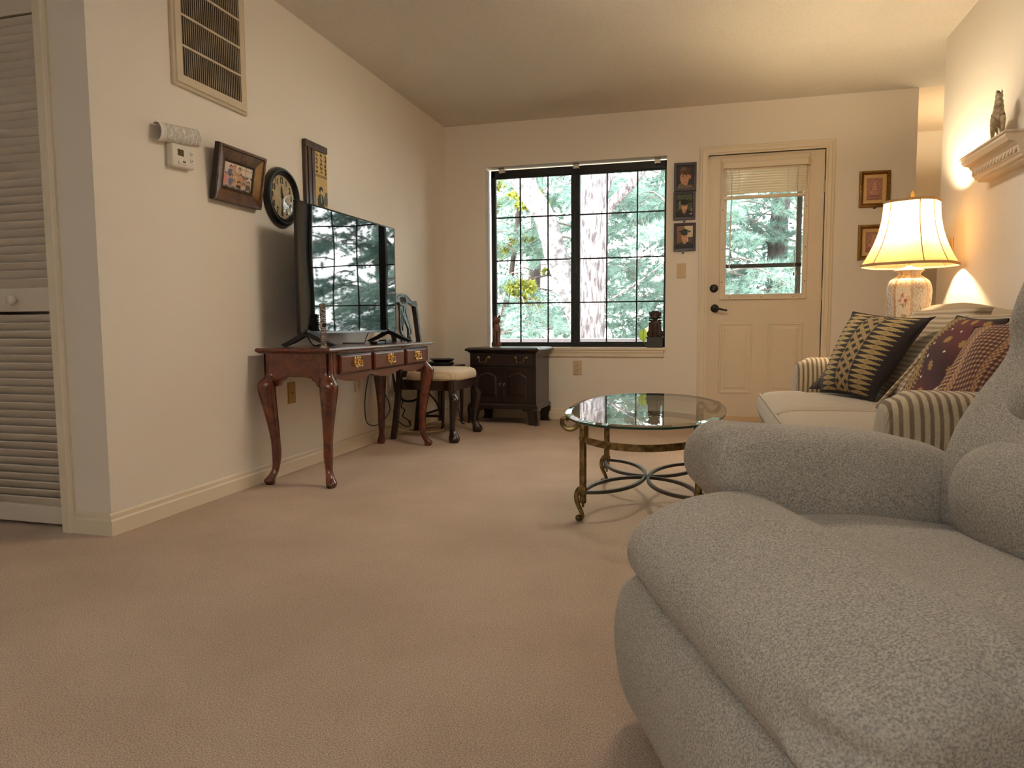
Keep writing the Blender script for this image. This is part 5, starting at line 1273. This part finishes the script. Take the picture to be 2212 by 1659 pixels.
# back: soft roll top, a little slumped toward the near end
mb = MB(); rings = []
for i in range(36):
    v = i/35; y = 2.03+2.21*v; zt = .795+.075*sm(.25,.9,v)+.006*math.sin(9*v); e_ = .03*(1-sm(0,.05,min(v,1-v)))
    prof = [(3.42,.10),(3.43,.5),(3.425,zt-.08),(3.40,zt-.02),(3.34,zt+.002),(3.27,zt-.004),(3.215,zt-.03),(3.19,zt-.08),(3.12,.55),(3.08,.30),(3.08,.10)]
    rings.append([(x+(-e_ if x > 3.3 else e_)*.8, y, z-e_*(z > .6)) for x, z in prof])
mb.loft(rings); mb.build('back', BACKY, ls, True, world=True, ang=70)
def back_cushion(y0, y1, bx0, bx1, tx0, tx1, zt):
    mb = MB(); rings = []; n = 24
    for i in range(n):
        t = i/(n-1); q = (1-abs(2*t-1)**5)**.5 if 0 < t < 1 else 0
        q = max(q, .72); 
        z = .432+(zt-.432)*t; f0 = bx0+(tx0-bx0)*t; f1 = bx1+(tx1-bx1)*t
        xc, hx = (f0+f1)/2, (f1-f0)/2*q; yc, hy = (y0+y1)/2, (y1-y0)/2*(1-.05*(1-q))
        rings.append(sring(36, 5.0, lambda a, b: (xc+a*hx-(.02*(1-b*b)*math.sin(PI*t) if a < -.5 else 0), yc+b*hy, z+.0)))
    mb.loft(rings); o = mb.build('back_cushion', BACKC, ls, True, world=True, ang=70)
    for s_ in (-1,): 
        pts = [(bx0+(tx0-bx0)*t-.0, y1-.012 if True else y0, .44+(zt-.45)*t) for t in np.linspace(.02,.98,14)]
        MB().tube(pts, .007, 6).build('welt', BACKC, o, True, world=True)
back_cushion(2.30, 3.105, 2.80, 3.08, 3.075, 3.24, .808); back_cushion(3.115, 3.97, 2.90, 3.10, 3.11, 3.25, .838)
# ---------------- throw pillows
PVC = mat_vcol('woven_pillow_print', .9, 0, bump=(500,.35))
def pillow(name, label, BL, BR, TR, TL, th, fn, n=110, group=None, fold=None, back=(40,30,28)):
    BL, BR, TR, TL = map(Vector, (BL, BR, TR, TL)); ctr = (BL+BR+TR+TL)/4
    nrm = (BR-BL).cross(TL-BL).normalized(); t = thing(name, label, 'pillow', (ctr.x, ctr.y, min(BL.z, BR.z)), 0, group)
    for side, nm_ in ((1,'front_cover'),(-1,'back_cover')):
        mb = MB(); m_n = n if side > 0 else 24
        def g(u, v):
            pu, pv = 2*u-1, 2*v-1
            pin = 1-.055*(1-abs(pv)**2)*abs(pu)**3 ; pin2 = 1-.055*(1-abs(pu)**2)*abs(pv)**3
            uu, vv = .5+.5*pu*pin, .5+.5*pv*pin2
            p = BL*(1-uu)*(1-vv)+BR*uu*(1-vv)+TR*uu*vv+TL*(1-uu)*vv
            h_ = th*(max(1-abs(pu)**2.6,0)*max(1-abs(pv)**2.6,0))**.62
            if fold and side > 0: h_ += fold(u, v)
            return p+nrm*h_*side*(1 if side > 0 else .6)
        mb.grid(m_n, m_n, g); mb.c = [lin(fn(i/(m_n-1), j/(m_n-1)) if side > 0 else back) for j in range(m_n) for i in range(m_n)]
        mb.build(nm_, PVC, t, True, world=True, ang=180)
    pp_ = [BL, BR, TR, TL]; pts = []
    for k in range(4):
        a, b = pp_[k], pp_[(k+1) % 4]
        for s_ in np.linspace(0, 1, 14)[:-1]:
            q = a.lerp(b, s_); pts.append(q+(ctr-q)*(.055*(1-abs(2*s_-1)**2)))
    MB().tube(pts, .004, 6, closed=True).build('edge_seam', mat('pillow_seam_'+name, back, .9), t, True, world=True)
    return t
def f_big(u, v):
    DK, GD, TAN = (40,31,30), (172,148,98), (150,122,82)
    if u < .07 or u > .93 or v < .02 or v > .985: return DK
    rows = 17.0
    if .405 < u < .625:           # lattice of diamonds
        du = (u-.405)/.22*3; dv = v*rows*1.0
        a, b = du+dv*.98, du-dv*.98
        fa, fb = (a % 1), (b % 1); ch_k = (math.floor(a)+math.floor(b)) % 2
        p_, q_ = abs(fa-.5), abs(fb-.5); m_ = max(p_, q_)
        if (math.floor(a) % 2 == 0) and (math.floor(b) % 2 == 0) : return DK
        if m_ > .43: return (96,76,54)
        if m_ > .30: return GD
        if m_ > .22: return (104,84,58)
        return TAN if m_ > .1 else GD
    for c_, hw in ((.235,.165),(.785,.155)):
        if abs(u-c_) < hw:
            fv = abs(((v*rows) % 1)-.5)*2; lim = (1-abs(u-c_)/hw)
            lim = lim**.75*.92
            if fv < lim:
                if abs(u-c_) < .02 and fv < .5: return TAN
                return GD if math.sin((u-c_)*420+abs(fv)*8) > -.75 else (116,94,62)
    return DK
pillow('throw_pillow', 'large dark pillow woven with gold spearheads and a diamond column', (2.685,3.69,.452), (2.848,3.345,.452), (3.03,3.25,.797), (2.835,3.77,.835), .085, f_big, 200, 'patterned pillows on the loveseat')
def f_stripe(u, v):
    r_ = (v*30) % 1
    if r_ < .38: return (46,34,28) if (u*40) % 1 > .25 or r_ > .3 else (120,96,66)
    if r_ < .55: return (150,126,92) if (u*46) % 1 < .6 else (70,52,40)
    return (52,38,31)
pillow('throw_pillow', 'dark brown pillow with fine pale dashes tucked behind the large gold patterned one', (2.665,3.885,.452), (2.86,3.52,.452), (3.105,3.46,.806), (2.90,3.95,.745), .05, f_stripe, 90, 'patterned pillows on the loveseat')
def f_maroon(u, v):
    base = blend((58,26,24),(92,34,32), .5+.5*math.sin(7*v+3*u))
    if v > .93: base = (44,22,20)
    for k in range(3):
        c_ = .07+.06*k
        if abs(u-c_) < .012: base = (150,124,78) if math.sin(v*140+k*2) > -.2 else (50,32,28)
    if .20 < u < .31:
        du = (u-.20)/.11; m_ = max(abs(((v*9+du) % 1)-.5), abs(((v*9-du) % 1)-.5))
        base = (178,148,84) if .30 < m_ < .44 or m_ < .12 else (60,36,28)
    if abs(u-.335) < .008: base = (168,140,90) if math.sin(v*170) > 0 else (60,34,30)
    for cx, cy in ((.5,.9),(.68,.9),(.86,.9),(.52,.68),(.74,.66),(.5,.42),(.78,.4),(.45,.2),(.66,.18),(.9,.22)):
        d = math.hypot(u-cx, v-cy); an = math.atan2(v-cy, u-cx)
        if d < .045*(.6+.4*abs(math.cos(4*an))): base = (150,116,62)
    for cx, cy in ((.38,.95),(.42,.8),(.39,.62),(.40,.5),(.38,.33),(.40,.15),(.6,.78),(.62,.55)):
        if math.hypot(u-cx, v-cy) < .012: base = (226,214,190)
    return base
pillow('throw_pillow', 'deep maroon pillow with gold bands and tiny sequins', (2.80,2.86,.44), (2.93,2.46,.45), (3.075,2.60,.792), (3.04,2.96,.806), .075, f_maroon, 150, 'patterned pillows on the loveseat', fold=lambda u, v: .012*math.sin(11*v+4*u)*math.sin(PI*u)*math.sin(PI*v))
def f_check(u, v):
    a, b = (u*24) % 1, (v*24) % 1
    if (a < .45) and (b < .4): return (196,160,112)
    if b < .4: return (120,80,66)
    if a < .4: return (112,72,60)
    return (72,42,40) if math.sin(u*18) > -.8 else (170,130,90)
pillow('throw_pillow', 'plum checked pillow with pale flecks lying against the near arm', (2.78,2.44,.45), (2.96,2.29,.47), (3.16,2.33,.80), (2.99,2.62,.765), .075, f_check, 120, 'patterned pillows on the loveseat', fold=lambda u, v: .018*math.sin(9*u+7*v)*math.sin(PI*u)*math.sin(PI*v))
# ================================================================= glass coffee table
gt = thing('coffee_table', 'oval glass coffee table on aged brass legs with scroll feet', 'table', (1.912, 3.12, 0))
AB = mat('aged_brass_legs', (156,134,90), .34, .95, var=(40,.5), col2=(96,80,52), bump=(60,.1,.001))
IRON = mat('dark_bronze_bar', (84,80,74), .38, .9)
def mat_tabletop():
    m_ = mat_glass('table_glass', (.90,.955,.93), 1.62, 0.0, 1.0); return m_
TG = mat_tabletop(); EDGE = mat('green_glass_edge', (30,62,52), .08, ior=1.6)
def oval(q, z, dx=0, n=96): return sring(n, 2.35, lambda a, b: (a*(.327-q), b*(.618-q)-.02, z))
gb = MB().loft([oval(.028,.4245),oval(.0285,.4244)], caps=True)
MB().add(oval(.026,.4305), [tuple(range(96))]).build('glass_top', TG, gt, False)
bv = MB(); bv.loft([oval(.026,.4305), oval(.002,.4265)], caps=False); bv.build('bevel', mat_glass('bevel_glass', (.86,.95,.92), 1.9), gt, True)
MB().loft([oval(.002,.4265), oval(0,.4245), oval(.0005,.419), oval(.003,.4175)], caps=False).build('glass_edge', EDGE, gt, True)
MB().add(oval(.003,.4175), [tuple(range(96))]).build('glass_underside', mat_glass('table_glass_under', (.97,.99,.98), 1.12), gt, False)
for sx in (-1, 1):
    for sy in (-1, 1):
        X, Y = sx*.222, sy*.352
        lg = MB().loft([[(X+r_*math.cos(2*PI*k/8+PI/8), Y+r_*math.sin(2*PI*k/8+PI/8), z) for k in range(8)] for r_, z in ((.0125,.075),(.0145,.08),(.0145,.375),(.0125,.385))]).build('leg_post', AB, gt, False)
        for pr_ in ([(.0155,.345-.01),(.0175,.340),(.0175,.332),(.0155,.327)], [(.0155,.140),(.0172,.136),(.0172,.128),(.0155,.124)]): MB().lathe(pr_, (X,Y,0), 8).build('collar', AB, lg, False)
        MB().lathe([(.004,.058),(.006,.066),(.004,.076)], (X,Y,0), 8).build('drop_finial', AB, lg, False)
        # S-scroll bracket reaching under the glass
        c = cr([(X+sx*-.014,Y,.330),(X+sx*-.012,Y,.395),(X+sx*.004,Y,.408),(X+sx*.018,Y,.392),(X+sx*.034,Y,.374),(X+sx*.062,Y,.370),(X+sx*.082,Y,.386),(X+sx*.084,Y,.406),(X+sx*.070,Y,.4125),(X+sx*.060,Y,.402)],5)
        n = len(c); MB().tube(c, [.0065+.004*math.sin(PI*i/(n-1)) for i in range(n)], 8).build('scroll_bracket', AB, lg)
        MB().box((X-.010,Y-.010,.405),(X+.010,Y+.010,.4172)).build('glass_pad', BLACKP, lg, False)
        # scroll foot
        c = cr([(X+sx*.010,Y,.135),(X+sx*.022,Y,.120),(X+sx*.027,Y,.095),(X+sx*.020,Y,.066),(X+sx*.007,Y,.040),(X+sx*.003,Y,.020),(X+sx*.012,Y,.009),(X+sx*.022,Y,.013)],5)
        n = len(c); MB().tube(c, [.011-.0035*i/(n-1) if i < n-7 else .008 for i in range(n)], 8).ball((X+sx*.019,Y,.0135),(.0125,.0115,.0133),10,8).build('scroll_foot', AB, lg)
for sy in (-1, 1):     # bowed apron bands between the leg pairs
    pts = [(x, sy*(.352+.17*(1-(x/.222)**2)**.9 if abs(x) < .222 else .352), .333) for x in np.linspace(-.222,.222,26)]
    MB().band(pts, .027, .006).build('bowed_band', AB, gt, True)
def arc(p0, pm, p1, n=26):
    return [(p0[0]*(1-t)**2+2*pm[0]*t*(1-t)+p1[0]*t*t, p0[1]*(1-t)**2+2*pm[1]*t*(1-t)+p1[1]*t*t, .118) for t in np.linspace(0,1,n)]
for sx in (-1, 1):
    pts = [(sx*(.222-.2145*math.cos(a)), .352*math.sin(a), .118) for a in np.linspace(-PI/2,PI/2,36)]
    MB().band(pts, .013, .013).build('c_stretcher', IRON, gt, True)
for sy in (-1, 1):
    pts = [(.222*math.sin(a), sy*(.352-.338*math.cos(a)), .118) for a in np.linspace(-PI/2,PI/2,36)]
    MB().band(pts, .013, .013).build('c_stretcher', IRON, gt, True)
# ================================================================= recliner in the foreground
rc = thing('recliner', 'large grey brown tweed recliner in the near right foreground', 'armchair', (2.25, 1.47, 0), math.radians(22))
def mat_tweed():
    m_, N, L, P = nt('grey_tweed'); P.inputs['Roughness'].default_value = 1.0; P.inputs['Specular IOR Level'].default_value = .1; P.inputs['Sheen Weight'].default_value = .12
    tc = N.new('ShaderNodeTexCoord')
    def noise(s, d, sc=(1,1,1)):
        mp = N.new('ShaderNodeMapping'); mp.inputs['Scale'].default_value = sc; L.new(tc.outputs['Object'], mp.inputs[0])
        n = N.new('ShaderNodeTexNoise'); n.inputs['Scale'].default_value = s; n.inputs['Detail'].default_value = d; L.new(mp.outputs[0], n.inputs[0]); return n.outputs['Fac']
    rp = N.new('ShaderNodeValToRGB'); rp.color_ramp.elements[0].position = .36; rp.color_ramp.elements[1].position = .64
    rp.color_ramp.elements[0].color = (*lin((146,140,132)),1); rp.color_ramp.elements[1].color = (*lin((208,200,188)),1); L.new(noise(330,6), rp.inputs[0])
    r2 = N.new('ShaderNodeValToRGB'); r2.color_ramp.elements[0].position = .3; r2.color_ramp.elements[1].position = .7
    r2.color_ramp.elements[0].color = (.88,.87,.86,1); r2.color_ramp.elements[1].color = (1,1,1,1); L.new(noise(3,3), r2.inputs[0])
    mu = N.new('ShaderNodeMixRGB'); mu.blend_type = 'MULTIPLY'; mu.inputs[0].default_value = 1; L.new(rp.outputs[0], mu.inputs[1]); L.new(r2.outputs[0], mu.inputs[2]); L.new(mu.outputs[0], P.inputs['Base Color'])
    b = N.new('ShaderNodeBump'); b.inputs['Strength'].default_value = .5; b.inputs['Distance'].default_value = .003; L.new(noise(300,3), b.inputs['Height']); L.new(b.outputs[0], P.inputs['Normal']); return m_
TWEED = mat_tweed()
def soft(prof, b0, b1, n=22, rnd=.07, wob=0.0, plane='az', smooth=4, pleat=None):
    """closed profile swept along the lateral axis with pillowy ends"""
    pts = [(p.x, p.y) for p in cr([(a, z, 0) for a, z in prof], smooth, True)]
    ca = sum(p[0] for p in pts)/len(pts); cz = sum(p[1] for p in pts)/len(pts); rings = []
    for i in range(n):
        t = i/(n-1); b = b0+(b1-b0)*(.5-.5*math.cos(PI*t)); d = min(abs(b-b0), abs(b1-b))/rnd
        q = math.sqrt(max(0, 1-(1-min(d,1))**2)); q = .35+.65*q if d < 1 else 1
        ring = []
        for k, (a, z) in enumerate(pts):
            qq = q
            if pleat: qq = q*(1+pleat(b, k/len(pts)))
            A, Z = ca+(a-ca)*qq, cz+(z-cz)*qq
            if wob: A += wob*math.sin(23*b+9*Z); Z += wob*math.sin(17*b+11*A)
            ring.append((A, b, Z))
        rings.append(ring)
    return MB().loft(rings)
# chaise roll at the front of the seat and the footrest panel below it
roll = [(-.06,.462),(.0,.450),(.045,.418),(.048,.35),(-.02,.29),(-.16,.285),(-.240,.298),(-.268,.345),(-.240,.402),(-.16,.445)]
soft(roll, .045, -.745, 44, .085, .0025, smooth=8, pleat=lambda b, s: (.05*math.sin(18*PI*s)+.025*math.sin(26*PI*s+1))*sm(-.585,-.69,b)*(.35+.65*(s > .45))).build('chaise_roll', TWEED, rc, True, sub=1)
panel = [(-.10,.31),(-.235,.305),(-.275,.27),(-.290,.20),(-.284,.12),(-.262,.055),(-.20,.035),(-.08,.04),(-.06,.2)]
soft(panel, .055, -.74, 30, .09, .0025).build('footrest_panel', TWEED, rc, True, sub=1)
soft([(-.02,.392),(.06,.405),(.22,.400),(.45,.368),(.62,.335),(.62,.28),(.2,.26),(-.02,.28)], .012, -.61, 24, .03, .0015).build('seat', TWEED, rc, True, sub=1)
MB().box((-.05,-.80,.03),(.62,.20,.29)).build('base', TWEED, rc, True, .03)
for a in (.0, .56):
    for b in (-.76, .16): MB().lathe([(.02,0),(.022,.03)], (a,b,0), 12).build('glide', BLACKP, rc)
def rec_arm(b0, b1, s_):
    bc, hb = (b0+b1)/2, abs(b1-b0)/2; rings = []; n = 44
    for i in range(n):
        t = i/(n-1); a = -.072+.632*t**1.1; f = math.sqrt(max(0, 1-(1-min((a+.072)/.06,1))**2)); f = .5+.5*f
        g_ = math.sqrt(max(0, 1-(1-min((.562-a)/.06,1))**2)); f *= .6+.4*g_
        zt = float(np.interp(a, [-.105,-.06,.12,.33,.44,.5,.57], [.562,.576,.563,.547,.522,.49,.45])); zb = .28; zc, hz = (zt+zb)/2, (zt-zb)/2
        amp = 1-sm(.0,.20,a+.105)
        def fn(x, y):
            an = math.atan2(y, x); k = f*(1+amp*(.035*math.sin(11*an+1.5*math.sin(3*an))+.02*math.sin(19*an)))
            z = zc+y*hz*k
            return (a+.075*sm(.47,.36,z)*(1-sm(0,.3,a+.1)), bc+x*hb*k*(1+.03*y), z)
        rings.append(sring(64, 2.9, fn))
    MB().loft(rings).build('arm_pad', TWEED, rc, True, sub=1, ang=180)
    soft([(.0,.40),(.30,.42),(.58,.40),(.62,.2),(.60,.05),(.1,.04),(.03,.10),(.0,.25)], b0+.012*s_, b1-.012*s_, 14, .06, .001).build('arm_side', TWEED, rc, True, sub=1)
rec_arm(-.004, .262, 1); rec_arm(-.96, -.695, 1)
# back: wing frame plus three stuffed pillows
def back_sec(lst, b0, b1, name, rnd=.08, n=22):
    soft(lst, b0, b1, n, rnd, .002).build(name, TWEED, rc, True, sub=1)
back_sec([(.42,.33),(.405,.50),(.458,.60),(.508,.66),(.548,.72),(.552,.76),(.548,.80),(.567,.865),(.61,.95),(.68,1.03),(.78,1.04),(.82,.95),(.78,.75),(.70,.5),(.64,.33)], .04, -.64, 'back_frame', .05, 26)
back_sec([(.385,.355),(.352,.42),(.355,.48),(.385,.535),(.45,.566),(.53,.565),(.56,.46),(.5,.35)], -.035, -.565, 'lumbar_pillow', .10)
back_sec([(.468,.585),(.452,.625),(.47,.68),(.52,.73),(.60,.74),(.62,.62),(.55,.56)], -.06, -.54, 'middle_pillow', .10)
back_sec([(.515,.765),(.505,.82),(.535,.90),(.59,.975),(.68,1.01),(.74,.92),(.68,.76),(.60,.735)], -.05, -.55, 'head_pillow', .10)
